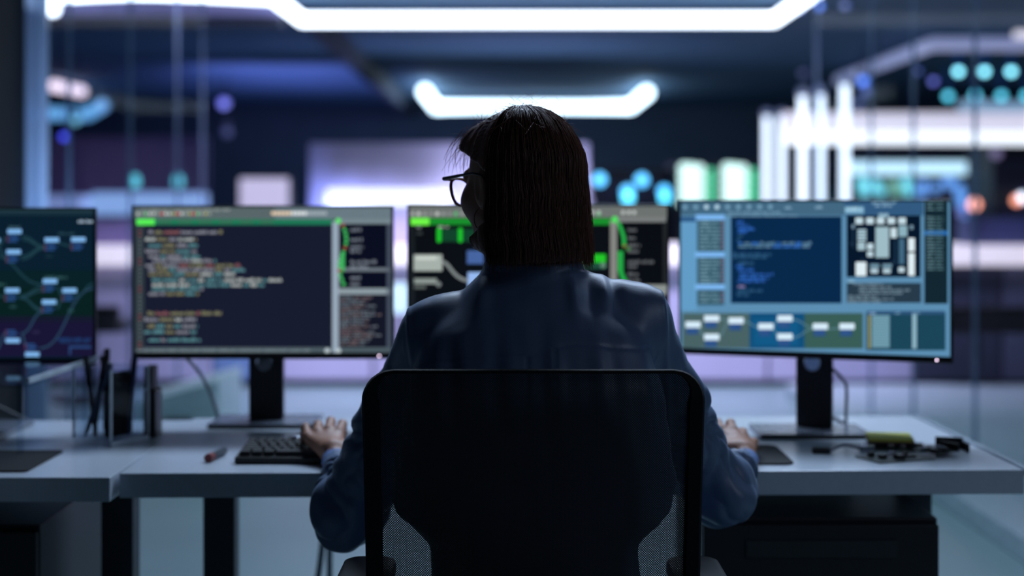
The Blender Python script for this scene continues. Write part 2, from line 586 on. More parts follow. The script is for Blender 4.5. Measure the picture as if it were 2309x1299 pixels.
for px, lb in ((304, 'slim cyan table lamp standing on the blue glowing worktop'), (402, 'cyan table lamp with a green side near the worktop end')):
    q = P(px, 434, 15.2)
    t = thing('table_lamp', lb, 'lamp', (q.x, 15.2, q.z))
    b = MB(); b.lathe([(0.05, 0), (0.05, 0.015), (0.012, 0.02), (0.012, 0.06)], q, 16); b.build('base', M_deskleg, t)
    b = MB(); b.lathe([(0.03, 0.06), (0.05, 0.09), (0.05, 0.15), (0.025, 0.19)], q, 16); b.build('lamp_shade', emat('cyan_lamp', (70, 205, 225), 1.1), t, smooth=True)

# ------------------------------------------------------------------ bulbs and spotlights
TEAL = emat('teal_bulb', (135, 230, 250), 4.0)
TEALD = emat('teal_bulb_dim', (85, 205, 235), 2.6)
for i, (px, py, D, m, lb) in enumerate((
        (2161, 161, 15.0, TEAL, 'front row teal hanging bulb next to the lavender light\'s corner'),
        (2220, 161, 15.0, TEAL, 'front row teal hanging bulb, second from the lavender corner'),
        (2280, 161, 15.0, TEAL, 'front row teal hanging bulb, third from the lavender corner'),
        (2138, 217, 18.0, TEALD, 'back row teal hanging bulb touching the pale blue tube\'s end'),
        (2199, 215, 18.0, TEALD, 'back row teal hanging bulb, second from the pale blue tube\'s end'),
        (2258, 216, 18.0, TEALD, 'back row teal hanging bulb, third from the pale blue tube\'s end'),
        (2314, 216, 18.0, TEALD, 'back row teal hanging bulb cut by the edge of the view'))):
    q = P(px, py, D)
    t = thing('hanging_bulb', lb, 'lamp', q, group=None)
    b = MB(); b.ball(q, 0.042 * D / 15, 2); b.build('bulb', m, t, smooth=True)
    b = MB(); b.tube([q + Vector((0, 0, 0.03)), (q.x, q.y, CZ - 0.001)], 0.03, 8); b.build('stem', mat('blue_stem', (40, 120, 200), 0.5), t)
    b = MB(); b.lathe([(0.02, 0.03), (0.03, 0.045), (0.03, 0.07), (0.015, 0.08)], q, 12); b.build('socket', M_plastic, t)
BLUE = emat('blue_spot', (70, 120, 235), 2.4)
BLUED = emat('blue_spot_dim', (30, 60, 160), 1.2)
VIO = emat('violet_spot', (95, 100, 225), 1.4)
for px, py, D, m, r, lb in ((170, 40, 12, BLUED, 0.035, 'dim blue spotlight high beside the frosted pane'),
                            (170, 271, 16, emat('cyan_spot', (110, 190, 225), 1.0), 0.05, 'pale cyan spotlight behind the bent blue tube'),
                            (145, 308, 14, emat('deep_blue_spot', (50, 60, 225), 2.6), 0.035, 'deep blue spotlight under the bent blue tube'),
                            (505, 232, 20, VIO, 0.075, 'violet spotlight glowing on the dark far wall'),
                            (512, 299, 18.6, emat('violet_faint', (60, 60, 120), 0.6), 0.06, 'faint violet spotlight under the brighter violet one'),
                            (1803, 20, 11.4, BLUE, 0.024, 'blue spotlight touching the bright ceiling frame'),
                            (1846, 14, 11.4, BLUE, 0.030, 'blue spotlight just past the bright ceiling frame'),
                            (1906, 12, 11.4, BLUED, 0.03, 'dimmer blue spotlight farther from the ceiling frame'),
                            (1812, 165, 18, emat('navy_spot', (25, 30, 110), 0.8), 0.05, 'faint navy spotlight over the light columns'),
                            (1946, 182, 15, BLUE, 0.05, 'bright blue spotlight above the tallest light column'),
                            (1954, 204, 15.5, BLUED, 0.05, 'dim blue spotlight just under the bright blue one'),
                            (1936, 232, 16.2, BLUED, 0.04, 'dim blue spotlight at the top of the light box'),
                            (2105, 183, 15, VIO, 0.036, 'violet blue spotlight beside the teal bulbs'),
                            (2070, 160, 15, BLUED, 0.03, 'faint blue spotlight near the lavender corner light')):
    q = P(px, py, D)
    t = thing('spotlight', lb, 'lamp', q)
    b = MB(); b.ball(q, r, 2); b.build('bulb', m, t, smooth=True)
    b = MB(); b.lathe([(r * 0.6, r * 0.75), (r * 0.9, r * 1.1), (r * 0.9, r * 2.0), (0.02, r * 2.2)], q, 14); b.build('housing', M_plastic, t)
    if q.z + 2.2 * r < CZ - 0.01:
        b = MB(); b.tube([q + Vector((0, 0, 2.1 * r)), (q.x, q.y, CZ - 0.001)], 0.006, 6); b.build('stem', M_plastic, t)

# ------------------------------------------------------------------ server racks with indicator lights


def rack(label, px0, px1, ytop, D, leds, depth=0.8):
    a, c = P(px0, ytop, D), P(px1, ytop, D)
    t = thing('server_rack', label, 'server rack', ((a.x + c.x) / 2, D + depth / 2, 0))
    b = MB(); b.box((a.x, D, 0), (c.x, D + depth, a.z)); b.build('cabinet', mat('rack_black', (30, 34, 50), 0.5), t, bevel=0.01)
    n = 9
    for i in range(n):
        z = 0.15 + i * (a.z - 0.25) / n
        b = MB(); b.box((a.x + 0.04, D - 0.012, z), (c.x - 0.04, D - 0.0005, z + (a.z - 0.25) / n * 0.82)); b.build('drive_bay', mat('rack_bay', (48, 52, 80), 0.45), t, bevel=0.004)
    for px, py, r, m in leds:
        q = P(px, py, D - 0.02)
        b = MB(); b.lathe([(r, 0), (r, -0.008), (r * 0.7, -0.014)], q, 12, axis='Y'); b.build('indicator_light', m, t)
    return t


CY = emat('cyan_led', (70, 175, 235), 3.2)
CYB = emat('cyan_led_bright', (80, 205, 245), 3.4)
WG = emat('white_green_led', (205, 248, 240), 1.5)
GR = emat('green_led', (40, 190, 130), 1.8)
rack('dark rack with round cyan lights beside the person\'s hair', 1335, 1512, 380, 13.0,
     [(1352, 405, 0.055, CY), (1447, 406, 0.055, CY), (1415, 432, 0.055, CY), (1416, 446, 0.05, CYB), (1497, 431, 0.05, CY), (1499, 446, 0.045, CYB)])
rack('dark rack with the first stack of white and green lights', 1524, 1626, 365, 12.6,
     [(1543, 380 + 19 * k, 0.05, WG) for k in range(5)] + [(1559, 381 + 19 * k, 0.05, WG) for k in range(5)] + [(1577, 382 + 19 * k, 0.045, WG) for k in range(5)] + [(1603, 388 + 15 * k, 0.03, GR) for k in range(6)])
rack('dark rack with the second stack of white and green lights', 1628, 1722, 365, 12.6,
     [(1640, 380 + 19 * k, 0.05, WG) for k in range(5)] + [(1656, 381 + 19 * k, 0.05, WG) for k in range(5)] + [(1674, 382 + 19 * k, 0.045, WG) for k in range(5)] + [(1698, 388 + 15 * k, 0.03, GR) for k in range(6)])
TE2 = emat('teal_glow', (70, 190, 205), 1.5)
GR2 = emat('green_glow', (40, 130, 100), 1.2)
BL2 = emat('blue_glow', (50, 130, 215), 1.3)
rack('wide dark rack with teal, green and blue lights under the cyan tube', 1925, 2235, 398, 15.0,
     [(1945, 410, .06, TE2), (1950, 428, .07, TE2), (1972, 418, .07, TE2), (1985, 432, .05, TE2), (2012, 415, .06, GR2), (2020, 430, .07, GR2), (2044, 412, .06, TE2),
      (2050, 430, .06, TE2), (2082, 416, .05, BL2), (2078, 432, .06, BL2), (2110, 424, .05, BL2), (2140, 411, .07, BL2), (2165, 440, .06, BL2), (2172, 460, .07, BL2),
      (2215, 410, .055, BL2), (2164, 425, .05, BL2), (2180, 490, .06, BL2), (2170, 476, .06, emat('violet_glow', (90, 90, 190), 0.8))])
OR = emat('orange_led', (235, 140, 105), 2.6)
rack('grey rack with small orange lights at the far edge', 2240, 2330, 330, 13.5,
     [(2292, 452, .045, OR), (2304, 446, .045, emat('white_led', (225, 235, 255), 3.0)), (2246, 346, .05, emat('pink_led', (120, 100, 150), .8))])

# small device with an orange lamp on the counter
q = P(2197, 461, 9.75)
t = thing('beacon_lamp', 'orange signal lamp standing on the counter past the blueprint monitor', 'lamp', (q.x, q.y, 0.967))
b = MB(); b.tube([(q.x, q.y, 0.967), (q.x, q.y, q.z - 0.03)], 0.012, 8); b.build('post', M_plastic, t)
b = MB(); b.ball(q + Vector((0, 0, 0)), 0.045, 2); b.build('bulb', OR, t, smooth=True)

# ------------------------------------------------------------------ long counter across the room
CD = 9.6
t = thing('counter', 'long lavender counter with a glowing white edge across the room', 'counter', (0.2, CD + 0.4, 0))
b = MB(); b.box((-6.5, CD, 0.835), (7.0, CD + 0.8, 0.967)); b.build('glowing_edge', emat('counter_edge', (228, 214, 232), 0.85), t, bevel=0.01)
fx = [-6.4, -4.2, -2.62, -2.05, -1.75, -0.95, -0.2, 0.9, 1.75, 2.75, 3.35, 4.7, 6.9]
M_darkpanel = mat('dark_panel', (62, 66, 88), 0.5)
fm = [M_greypanel, M_lav, M_lav, M_bluepanel, M_lav, M_lav, M_lav, M_lav, M_lav, M_darkpanel, M_greypanel, M_darkpanel]
for i in range(len(fx) - 1):
    b = MB(); b.box((fx[i] + 0.01, CD + 0.12, 0.05), (fx[i + 1] - 0.01, CD + 0.75, 0.834)); b.build('front_panel', fm[i], t, bevel=0.006)
b = MB(); b.box((-6.4, CD + 0.2, 0), (6.9, CD + 0.7, 0.05)); b.build('plinth', M_cab, t)
# dark office chairs / stools by the counter (silhouettes between the monitors)


def stool(label, x, y, h=0.66, w_=0.44):
    t = thing('counter_stool', label, 'stool', (x, y, 0))
    b = MB(); b.prism(rrect(x - w_ / 2, y - 0.2, x + w_ / 2, y + 0.2, 0.08), h - 0.07, h); b.build('seat', M_plastic, t, bevel=0.015)
    b = MB(); b.box((x - w_ / 2 + .02, y - 0.2, h), (x + w_ / 2 - .02, y - 0.15, h + 0.1)); b.build('backrest', M_plastic, t, bevel=0.02)
    b = MB(); b.tube([(x, y, 0.04), (x, y, h - 0.07)], 0.03, 10); b.build('post', M_deskleg, t)
    b = MB(); b.lathe([(0.22, 0), (0.22, 0.02), (0.04, 0.05)], (x, y, 0), 24); b.build('base', M_deskleg, t)


stool('dark counter stool seen between the node diagram and code monitors', -2.66, 9.0, 0.52, 0.5)
stool('dark counter stool seen past the edge of the blueprint monitor', 3.0, 9.2, 0.5, 0.6)
# equipment boxes on the counter
for px0, px1, y0, lb, m in ((2185, 2330, 492, 'dark instrument box on the counter past the blueprint monitor', mat('instrument_navy', (60, 70, 120), 0.5)),
                            (160, 330, 500, 'purple instrument box on the counter between the two monitors', mat('instrument_purple', (130, 118, 170), 0.5)),
                            (860, 935, 488, 'pale lavender box on the counter between two monitors', mat('box_lavender', (205, 195, 235), 0.5))):
    a, c = P(px0, y0, 9.9), P(px1, y0, 9.9)
    t = thing('instrument_box', lb, 'instrument', ((a.x + c.x) / 2, 10.0, 0.967))
    b = MB(); b.box((a.x, 9.9, 0.967), (c.x, 10.2, a.z)); b.build('body', m, t, bevel=0.015)
    b = MB(); b.box((a.x + 0.04, 9.892, 0.967 + 0.04), (c.x - 0.04, 9.899, a.z - 0.05)); b.build('front_panel', m, t, bevel=0.003)
# floor light bar stand glowing cyan between the monitors
q0, q1 = P(900, 640, 9.3), P(900, 705, 9.3)
t = thing('floor_lamp', 'pale cyan floor light in front of the counter between two monitors', 'lamp', (q0.x, 9.3, 0))
b = MB(); b.tube([(q0.x, 9.3, q1.z), (q0.x, 9.3, q0.z)], 0.06, 12); b.build('light_tube', emat('cyan_floor', (150, 205, 225), 0.9), t)
b = MB(); b.tube([(q0.x, 9.3, 0.02), (q0.x, 9.3, q1.z)], 0.02, 8); b.lathe([(0.14, 0), (0.14, 0.02)], (q0.x, 9.3, 0), 20); b.build('stand', M_deskleg, t)
# added pale wedge in place of a bright floor reflection, behind the code monitor
a = P(360, 862, 7.3)
t = thing('floor_reflection_wedge', 'pale sloped wedge standing in for a bright floor reflection behind the code monitor', 'stand-in', (-1.65, 7.6, 0))
b = MB(); b.hexa([(-1.95, 7.35, 0.0), (-1.52, 7.35, 0.0), (-1.52, 8.0, 0.0), (-1.95, 8.0, 0.0), (-1.95, 7.35, 0.22), (-1.52, 7.35, 0.34), (-1.52, 8.0, 0.34), (-1.95, 8.0, 0.22)])
b.build('body', mat('floor_reflection_pale', (228, 236, 246), 0.5), t, bevel=0.01)
b = MB(); b.box((-1.80, 7.335, 0.10), (-1.66, 7.352, 0.14)); b.build('handle', M_deskleg, t, bevel=0.004)

# ------------------------------------------------------------------ DESKS
DZ = 0.72
YAW = math.radians(1.25)


def R2(x, y, piv=(0.12, 2.77)):
    """Desk-aligned (x to the right, y away from the camera) to world."""
    c, s = math.cos(YAW), math.sin(YAW)
    dx, dy = x - piv[0], y - piv[1]
    return piv[0] + c * dx - s * dy, piv[1] + s * dx + c * dy


t = thing('desk', 'main white desk with grey front edge under the keyboard', 'desk', (0.12, 2.77, 0), YAW)
mtx = Matrix.Translation((0.12, 2.77, 0)) @ Matrix.Rotation(YAW, 4, 'Z')
b = MB(); b.box((-0.88, 0, DZ - 0.048), (0.885, 0.715, DZ), mtx=mtx); b.build('tabletop', M_desk, t, bevel=0.002)
b = MB(); b.box((0.8865, 0.0, DZ - 0.012), (0.8985, 0.715, DZ + 0.003), mtx=mtx); b.build('edge_trim', mat('alu_trim', (165, 180, 192), 0.35, metal=0.5), t, bevel=0.001)
for lx in (-0.745, 0.768):
    b = MB(); b.box((lx - 0.034, 0.31, 0.025), (lx + 0.034, 0.37, DZ - 0.0485), mtx=mtx); b.box((lx - 0.034, 0.04, 0), (lx + 0.034, 0.66, 0.025), mtx=mtx); b.build('leg', M_deskleg, t, bevel=0.003)
b = MB(); b.box((-0.7, 0.635, DZ - 0.11), (0.71, 0.655, DZ - 0.0485), mtx=mtx); b.build('cross_bar', M_deskleg, t, bevel=0.003)

t = thing('desk', 'neighbouring white desk holding the node diagram monitor', 'desk', (-1.36, 2.72, 0))
b = MB(); b.box((-1.96, 2.715, DZ - 0.048), (-0.768, 3.44, DZ - 0.001)); b.build('tabletop', M_desk, t, bevel=0.002)
for lx in (-1.9, -0.876):
    b = MB(); b.box((lx, 3.03, 0.025), (lx + 0.068, 3.09, DZ - 0.0495)); b.box((lx, 2.76, 0), (lx + 0.068, 3.38, 0.025)); b.build('leg', M_deskleg, t, bevel=0.003)

# pedestals under the desks


def pedestal(label, x0, x1, y0, y1, h):
    t = thing('drawer_pedestal', label, 'cabinet', ((x0 + x1) / 2, (y0 + y1) / 2, 0))
    b = MB(); b.box((x0, y0 + 0.018, 0.03), (x1, y1, h)); b.build('body', M_cab, t, bevel=0.004)
    zs = [0.04, 0.30, h - 0.005]
    for i in range(2):
        d = None
        b = MB(); b.box((x0 + 0.002, y0, zs[i]), (x1 - 0.002, y0 + 0.017, zs[i + 1] - 0.006)); d = b.build('drawer', M_cab, t, bevel=0.003)
        b = MB(); b.box((x0 + 0.085, y0 - 0.004, zs[i + 1] - 0.07), (x1 - 0.085, y0 - 0.0005, zs[i + 1] - 0.035)); b.build('handle', mat('pull_plate', (44, 46, 52), 0.35), d, bevel=0.001)
    for sx in (x0 + 0.05, x1 - 0.05):
        for sy in (y0 + 0.06, y1 - 0.05):
            b = MB(); b.lathe([(0.02, 0), (0.02, 0.03)], (sx, sy, 0), 12); b.build('foot', M_plastic, t)
    return t


pedestal('black drawer pedestal under the main desk beside the chair', 0.375, 0.843, 2.80, 3.26, 0.62)
pedestal('black pedestal under the neighbouring desk', -1.36, -0.932, 2.79, 3.24, 0.608)

# ------------------------------------------------------------------ MONITORS
M_screen = bpy.data.materials.new('screen_image')
M_screen.use_nodes = True
_b = M_screen.node_tree.nodes['Principled BSDF']
_a = M_screen.node_tree.nodes.new('ShaderNodeVertexColor')
_a.layer_name = 'Col'
M_screen.node_tree.links.new(_a.outputs[0], _b.inputs['Emission Color'])
_b.inputs['Emission Strength'].default_value = 1.0
_b.inputs['Base Color'].default_value = (0.004, 0.004, 0.005, 1)
_b.inputs['Roughness'].default_value = 0.35
_b.inputs['Specular IOR Level'].default_value = 0.2

MW, MH = 0.613, 0.360


class Monitor:
    def __init__(self, label, cx, yp, ztop, swivel=0.0, base_y=None, base_w=0.25, base_d=0.165, led=None):
        """cx, yp: panel centre; ztop: top of the panel."""
        by = base_y if base_y is not None else yp
        self.t = t = thing('monitor', label, 'monitor', (cx, by + base_d / 2, DZ))
        self.m = Matrix.Translation((cx, yp, ztop - MH)) @ Matrix.Rotation(swivel, 4, 'Z')
        m = self.m
        # base and column
        b = MB(); b.box((cx - base_w / 2, by, DZ), (cx + base_w / 2, by + base_d, DZ + 0.011)); b.build('base', M_gloss, t, bevel=0.002)
        b = MB(); b.box((cx - base_w / 2 + .002, by - 0.001, DZ), (cx + base_w / 2 - .002, by + 0.002, DZ + 0.0085)); b.build('base_edge', M_plastic, t)
        yc = by + base_d * 0.5
        b = MB(); b.box((-0.041, 0.042, DZ + 0.011 - (ztop - MH)), (0.041, 0.066, 0.2), mtx=m); col = b.build('column', M_column, t, bevel=0.004)
        b = MB(); b.lathe([(0.017, 0.036), (0.019, 0.034), (0.019, 0.0415)], (0, 0, 0), 24, axis='Y')
        for v in b.bm.verts:
            v.co = m @ (v.co + Vector((-0.003, 0, -0.014)))
        b.build('cable_ring', M_chrome, col)
        b = MB(); b.box((-0.05, 0.034, 0.12), (0.05, 0.07, 0.24), mtx=m); b.build('mount', M_plastic, t, bevel=0.004)
        # panel
        b = MB(); b.box((-MW / 2, 0, 0), (MW / 2, 0.010, MH), mtx=m)
        b.box((-MW / 2 + 0.03, 0.010, 0.03), (MW / 2 - 0.03, 0.034, MH - 0.03), mtx=m)
        b.build('housing', M_plastic, t, bevel=0.0025)
        b = MB(); b.box((-MW / 2 + 0.003, -0.0015, 0.003), (MW / 2 - 0.003, 0.0, 0.0155), mtx=m); b.build('lower_bezel', M_plastic, t)
        b = MB(); b.lathe([(0.0016, -0.0017), (0.0016, -0.0026)], (0, 0, 0), 10, axis='Y')
        for v in b.bm.verts:
            v.co = m @ (v.co + Vector((MW / 2 - 0.034, 0, 0.0075 if led is None else led)))
        b.build('power_light', M_led_w, t)
        self.W, self.H = MW - 0.012, MH - 0.021
        self.items = []
        self.layer = 0
        self.inv = m.inverted()

    def uv(self, px, py):
        """Point of the panel plane seen at photograph pixel (px, py), in panel coordinates."""
        o = self.inv @ Vector((0, 0, ZC))
        d = (self.inv @ P(px, py, 1.0)) - o
        k = -o.y / d.y
        q = o + d * k
        return q.x, q.z

    def poly(self, pts, col, lift=None):
        self.items.append(([self.uv(*p) for p in pts], lin(col), self.layer if lift is None else lift))

    def rect(self, x0, y0, x1, y1, col):
        self.poly([(x0, y0), (x1, y0), (x1, y1), (x0, y1)], col)

    def text(self, x0, x1, y, h, cols, word=(10, 30), seed=0, gap=3.0, letter=3.2):
        """A line of tiny glyph marks."""
        rnd = random.Random(seed * 7919 + int(y * 13) + int(x0))
        x = x0
        while x < x1 - 2:
            wd = min(rnd.uniform(*word), x1 - x)
            c = rnd.choice(cols)
            e = x + wd
            while x < e - 1.2:
                lw = min(rnd.uniform(0.5, 1.0) * letter, e - x)
                hh = h * rnd.choice((0.62, 0.7, 0.75, 1.0))
                self.rect(x, y + h / 2 - hh, x + lw - 0.6, y + h / 2, c)
                x += lw
            x = e + gap

    def curve(self, p0, p1, p2, p3, wd, col, n=10):
        pts = [Vector((q.x, q.y)) for q in bez((*p0, 0), (*p1, 0), (*p2, 0), (*p3, 0), n)]
        for a, c in zip(pts[:-1], pts[1:]):
            d = (c - a).normalized()
            nn = Vector((-d.y, d.x)) * wd / 2
            self.poly([a + nn, c + nn, c - nn, a - nn], col)

    def disc(self, x, y, r, col, n=10):
        self.poly([(x + r * math.cos(2 * PI * k / n), y + r * math.sin(2 * PI * k / n)) for k in range(n)], col)

    def finish(self):
        W, z0, z1 = self.W / 2, 0.0155, MH - 0.005
        verts, faces, cols = [], [], []
        base = self.bgcol

        def add(poly, c, y):
            i = len(verts)
            verts.extend([self.m @ Vector((p[0], y, p[1])) for p in poly])
            faces.append(list(range(i, i + len(poly))))
            cols.append((c, len(poly)))
        add([(-W, z0), (W, z0), (W, z1), (-W, z1)], lin(base), -0.0004)
        for poly, c, ly in self.items:
            poly = [(min(W, max(-W, p[0])), min(z1, max(z0, p[1]))) for p in poly]
            xs = [p[0] for p in poly]; zs = [p[1] for p in poly]
            if max(xs) - min(xs) < 1e-5 or max(zs) - min(zs) < 1e-5:
                continue
            ar = sum(poly[i - 1][0] * poly[i][1] - poly[i][0] * poly[i - 1][1] for i in range(len(poly)))
            if ar < 0:
                poly = poly[::-1]
            add(poly, c, -0.0006 - 0.00012 * ly)
        me = bpy.data.meshes.new('screen')
        mi = minv(self.t)
        me.from_pydata([mi @ v for v in verts], [], faces)
        at = me.color_attributes.new('Col', 'FLOAT_COLOR', 'CORNER')
        k = 0
        for c, n in cols:
            for _ in range(n):
                at.data[k].color = (*c, 1)
                k += 1
        me.materials.append(M_screen)
        o = bpy.data.objects.new('screen', me)
        C.objects.link(o)
        o.parent = self.t
        return self.t


# -- code editor monitor
m = Monitor('code editor monitor with long colored code lines beside the acrylic holder', -0.583, 3.327, 1.239, 0.0, base_y=3.30)
m.t['label'] = 'monitor showing coloured code lines, behind the keyboard\'s far end'
m.bgcol = (52, 64, 70)
m.rect(301, 468, 884, 494, (88, 102, 106))
m.rect(620, 468, 884, 494, (112, 130, 142))
m.rect(303, 507, 326, 797, (46, 56, 64))
m.rect(326, 507, 749, 783, (23, 27, 46))
m.rect(303, 783, 884, 799, (74, 88, 96))
m.rect(764, 494, 884, 505, (118, 134, 142))
m.rect(764, 505, 884, 650, (8, 12, 30))
m.rect(764, 664, 884, 783, (18, 21, 36))
m.layer = 1
m.rect(308, 494, 750, 507, (30, 118, 86))
m.rect(749, 499, 764, 797, (150, 166, 182))
m.rect(872, 505, 882, 783, (66, 76, 92))
m.rect(764, 604, 884, 612, (108, 118, 128))
m.rect(764, 650, 884, 664, (138, 152, 160))
m.layer = 2
m.rect(308, 493.5, 349, 507.5, (88, 236, 88))
for x in range(356, 600, 46):
    m.rect(x, 496, x + 30, 505, (52, 110, 84))
for k, x in enumerate(range(311, 480, 9)):
    m.disc(x, 482, 3.6, [(190, 196, 190), (150, 160, 160), (200, 204, 200), (120, 200, 140), (200, 90, 90), (140, 150, 145), (170, 170, 110)][(k * 5 + k // 3) % 7])
m.text(318, 520, 473, 5, [(150, 158, 156), (130, 140, 140)], seed=3)
for k, x in enumerate(range(616, 736, 9)):
    m.disc(x, 481, 4.6, (232, 206, 176) if k < 5 else (225, 230, 232) if k < 9 else (160, 172, 180))
m.disc(763, 498, 6.5, (96, 226, 110))
for k in range(30):
    m.rect(313, 520 + 9 * k, 318, 523 + 9 * k, (150, 70, 70) if k % 7 < 2 else (100, 112, 112))
GRY, TEA, OLV, WHT, RED = (140, 142, 154), (92, 142, 150), (130, 128, 98), (180, 188, 186), (140, 92, 94)
for k, (y, x0, x1, cs) in enumerate(((523, 335, 502, (OLV, GRY, GRY, RED)), (539, 328, 445, (GRY, WHT, OLV)), (553, 335, 447, (TEA, GRY, OLV)), (566, 328, 445, (TEA, GRY, OLV)),
                                    (578, 335, 455, (TEA, GRY)), (587, 345, 488, (WHT, GRY, TEA)), (598, 328, 543, (GRY, OLV, RED)), (608, 335, 553, (TEA, GRY, OLV)), (618, 335, 530, (WHT, TEA, OLV)),
                                    (631, 343, 636, (TEA, WHT, TEA)), (642, 343, 602, (WHT, TEA)), (651, 343, 460, (TEA, GRY)), (662, 335, 450, (GRY, OLV, TEA)),
                                    (706, 333, 500, (OLV, GRY, RED)), (720, 326, 443, (GRY, WHT, OLV)), (735, 333, 447, (TEA, GRY, OLV)), (748, 325, 443, (TEA, GRY, OLV)), (766, 335, 453, (GRY, TEA)))):
    m.text(x0, x1, y, 8.6, cs, (9, 34), seed=k)
for k in range(14):
    m.disc(773 + 9 * math.sin(k * 0.5) * 0.9, 508 + k * 10.2, 4.2, (70, 190, 100) if k % 5 else (150, 90, 60))
m.rect(769, 570, 777, 612, (64, 180, 96))
for k, (x1, y) in enumerate(((815, 518), (818, 540), (820, 556), (814, 566), (850, 590), (830, 600), (818, 626), (812, 640))):
    m.text(790, x1, y, 8, [(120, 128, 140)], seed=40 + k)
for k in range(17):
    m.text(768, [840, 832, 822, 852, 812, 845, 860][k % 7], 670 + k * 6.6, 4.6, [(112, 122, 132), (118, 104, 108)], seed=60 + k)
m.text(310, 700, 790, 6, [(118, 132, 138)], (20, 60), seed=90)
m.disc(738, 791, 6, (190, 204, 210)); m.disc(763, 791, 6, (190, 204, 210))
m.finish()

# -- middle monitor (behind the person)
m = Monitor('middle monitor with green bars directly in front of the person', 0.061, 3.322, 1.242, 0.0, base_y=3.30)
m.bgcol = (9, 13, 18)
m.rect(920, 465, 1508, 491, (108, 114, 112))
m.rect(920, 508, 936, 800, (22, 28, 32))
m.rect(1392, 488, 1502, 501, (120, 124, 124))
m.rect(1392, 501, 1502, 640, (7, 10, 16))
m.rect(1494, 501, 1506, 800, (40, 44, 46))
m.layer = 1
m.rect(926, 492, 1376, 507, (24, 140, 44))
m.rect(1376, 496, 1391, 790, (132, 134, 130))
m.rect(985, 516, 1330, 545, (16, 66, 42))
m.rect(1392, 642, 1506, 664, (140, 146, 144))
m.layer = 2
m.rect(926, 491.5, 968, 507.5, (112, 244, 72))
for k in range(4):
    for x in (990, 1038, 1100, 1160, 1260):
        m.disc(x, 519 + k * 7.5, 5.5, (30, 196, 44))
m.text(988, 1012, 511, 6, [(170, 176, 170)], seed=5)
m.text(940, 950, 512, 6, [(140, 146, 146)], seed=6); m.text(940, 955, 526, 5, [(70, 78, 80)], seed=7)
m.rect(933, 574, 997, 611, (166, 176, 170))
m.rect(938, 578, 985, 586, (214, 220, 214))
m.rect(934, 628, 985, 640, (140, 150, 146)); m.rect(934, 644, 960, 651, (88, 96, 94)); m.disc(989, 641, 6, (120, 128, 128))
m.curve((996, 590), (1016, 592), (1018, 628), (1056, 633), 7, (130, 138, 138))
m.rect(1055, 614, 1110, 650, (150, 185, 240))
m.rect(1053, 565, 1090, 595, (70, 100, 160))
m.rect(1312, 573, 1366, 592, (36, 198, 40))
m.rect(1300, 593, 1366, 606, (30, 78, 62)); m.disc(1308, 598, 9, (130, 160, 150)); m.disc(1360, 598, 7, (110, 150, 130))
for k, x in enumerate(range(930, 1360, 14)):
    m.disc(x, 482, 4.5, [(170, 176, 174), (150, 156, 154), (90, 190, 120), (200, 204, 200), (140, 144, 142)][(k * 3 + k // 4) % 5])
for x in (1336, 1350, 1405, 1418, 1430):
    m.disc(x, 479, 4.5, (190, 196, 194))
m.disc(1386, 495, 7.5, (76, 226, 96))
for k in range(8):
    m.disc(1395 + 12 * math.sin(min(k, 6) * 0.26), 504 + k * 7, 4.6, (40, 176, 76))
m.rect(1405, 552, 1411, 557, (170, 70, 40)); m.disc(1416, 561, 5, (70, 130, 70))
m.rect(1393, 566, 1405, 612, (36, 170, 72)); m.curve((1399, 608), (1400, 620), (1408, 630), (1412, 640), 10, (36, 170, 72))
for k, (x1, y) in enumerate(((1440, 518), (1436, 536), (1444, 553), (1440, 566), (1474, 590), (1436, 600), (1440, 618), (1444, 632))):
    m.text(1416, x1, y, 8, [(104, 108, 112)], seed=80 + k)
for k in range(12):
    m.text(1400, 1490, 672 + k * 9, 5, [(84, 90, 94)], seed=100 + k)
m.finish()

# -- blueprint monitor, turned towards the person
m = Monitor('large blueprint monitor with pale block diagram, beside the sticky notes', 0.676, 3.214, 1.252, -math.radians(20), base_y=3.155, base_d=0.16)
m.t['label'] = 'light blue monitor with a block diagram, behind the yellow sticky notes'
m.bgcol = (92, 142, 178)
BLK = (6, 34, 62)
m.rect(1530, 455, 1905, 486, (66, 104, 130))
m.rect(1905, 450, 2082, 486, (50, 90, 128))
m.rect(1534, 490, 1571, 700, (98, 156, 198))
m.rect(1572, 487, 1633, 688, (50, 86, 104))
m.rect(1648, 488, 1898, 684, (6, 40, 74))
m.rect(1909, 486, 2076, 625, (5, 22, 42))
m.rect(1909, 638, 2077, 683, (38, 58, 74))
m.rect(2084, 452, 2137, 685, (17, 38, 48))
m.rect(1539, 706, 1690, 786, (72, 98, 100))
m.rect(1690, 706, 1814, 786, (14, 78, 122))
m.rect(1814, 706, 1946, 786, (56, 92, 86))
m.rect(1953, 704, 2132, 790, (26, 68, 88))
m.layer = 1
for y0 in (484, 568, 641):
    m.rect(1568, y0, 1634, y0 + 12, (124, 182, 240))
m.rect(1534, 489, 1570, 500, (40, 84, 130))
m.rect(1905, 466, 1948, 482, (120, 170, 200))
m.rect(2084, 521, 2137, 530, (40, 104, 172))
m.rect(1700, 720, 1800, 778, (16, 88, 134))
m.rect(1955, 701, 2130, 709, (46, 84, 120))
m.layer = 2
for k, x in enumerate(range(1545, 1760, 24)):
    m.disc(x, 467 - (x - 1545) * .004, 5.2, (184, 216, 234) if k in (2, 3) else (118, 160, 186))
m.text(1640, 1760, 479, 5, [(120, 160, 186)], seed=2)
m.text(1640, 1800, 486, 5, [(110, 150, 176)], (16, 40), seed=3)
m.text(1770, 1785, 468, 6, [(140, 176, 200)], seed=4); m.text(1838, 1856, 467, 6, [(140, 176, 200)], seed=5)
